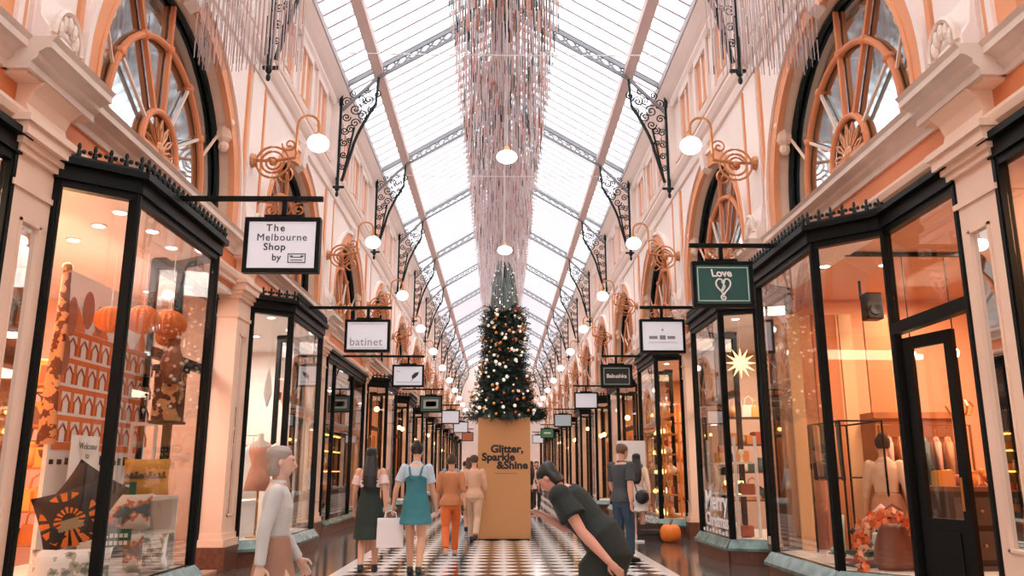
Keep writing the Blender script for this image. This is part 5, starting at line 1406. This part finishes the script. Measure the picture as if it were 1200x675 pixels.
# F dark stooping figure near right
def strapbag(e, k, sp, A, legs): pass
person('person in a loose dark coat stooping forward in the aisle, one arm hanging', (.72, 6.5, 0), 1.2, 1.56, hair='bob', hairc=(22, 26, 26), skin=(206, 150, 130), lean=.72, head_nod=.1, stride=.2, lead=1, female=False, heavy=1.2,
       top=('coat', (26, 36, 34), .3), bottom=('trousers', (28, 32, 34), 1), arms={-1: ((-.25, .1, .99, 0), (-.25, -.12, .77, 0)), 1: ((.22, .34, .98, 0), (.02, .52, 1.1, 0))}, vox=.0075)
person('man with short brown hair in a charcoal T-shirt standing behind the stooping person', (1.85, 13.1, 0), -.9, 1.76, hair='short', hairc=(96, 66, 48), skin=(206, 156, 130), top=('shirt', (62, 66, 68), .4), bottom=('trousers', (48, 66, 84), 1), stride=.08, head_nod=.25, female=False)
def hb(e, k, sp, A, legs):
    pass
person('woman with long black hair in a beige top and pale skirt standing beside the pumpkin', (2.72, 16.9, 0), -.15, 1.7, hair='long', hairc=(24, 24, 26), skin=(220, 176, 152), top=('tee', (222, 190, 168), .9), bottom=('skirt', (196, 190, 186), .58), shoes=(200, 180, 160), stride=.1)
e = empty('round_handbag', (2.78, 16.7, .86), 'round black handbag on the hip of the woman beside the pumpkin', 'handbag')
m = MB(); m.ell((0, 0, 0), (.14, .045, .14), 20, 10); m.build('bag_body', mat('black_leather', (24, 24, 28), .35), e, smooth=True)
m = MB(); m.tube([(-.1, 0, .1), (-.16, .06, .35), (-.14, .14, .56), (-.02, .1, .6)], .012, 6); m.build('strap', mat('black_leather', (24, 24, 28)), e)
# blurred near left passer-by
person('person in a pale grey top and long tan skirt passing the white shop', (-1.55, 5.6, 0), -1.35, 1.5, hair='bob', hairc=(150, 138, 130), skin=(206, 170, 150), top=('tee', (188, 190, 190), 1), bottom=('skirt', (150, 114, 96), .2), shoes=(120, 84, 66), stride=.24, lead=1, vox=.008)
# shop assistant
person('woman with dark bun in a beige blouse and tan skirt inside the orange shop', (4.48, 9.75, .03), -.4, 1.72, hair='bun', hairc=(28, 24, 24), skin=(214, 160, 130), top=('tee', (226, 184, 150), .7), bottom=('skirt', (190, 130, 96), .2), stride=.05)
# distant people
R.seed(77)
dist = [(.62, 24, 1.75, (30, 34, 38), (34, 36, 40), 'dark suit', 0), (.88, 25.5, 1.66, (226, 200, 190), (60, 50, 48), 'pale top', .2), (.75, 29, 1.7, (150, 60, 56), (50, 50, 56), 'red top', 3.1),
        (-1.15, 26, 1.66, (70, 120, 130), (120, 140, 150), 'teal top', .1), (-1.5, 24, 1.7, (150, 170, 184), (60, 70, 80), 'pale blue top', 0), (-.95, 33, 1.68, (220, 180, 160), (150, 120, 100), 'peach top', 0), (-1.3, 40, 1.7, (60, 90, 104), (60, 60, 70), 'blue top', 3.1), (.7, 42, 1.7, (60, 60, 64), (40, 40, 46), 'grey top', 0), (1.3, 31, 1.72, (50, 60, 60), (40, 40, 44), 'charcoal coat', 3.1)]
for i, (x, y, h_, c1, c2, nm, rz_) in enumerate(dist):
    person('distant person in a %s walking %s the arcade, %s the gold box' % (nm, 'up' if rz_ < 1 else 'down', 'right of' if x > 0 else 'left of'), (x, y, 0), rz_, h_, hair=('short', 'long', 'bob')[i % 3], hairc=(50, 38, 32), top=('shirt', c1, .8), bottom=('trousers', c2, 1), stride=.25, lead=1 if i % 2 else -1, vox=.016)
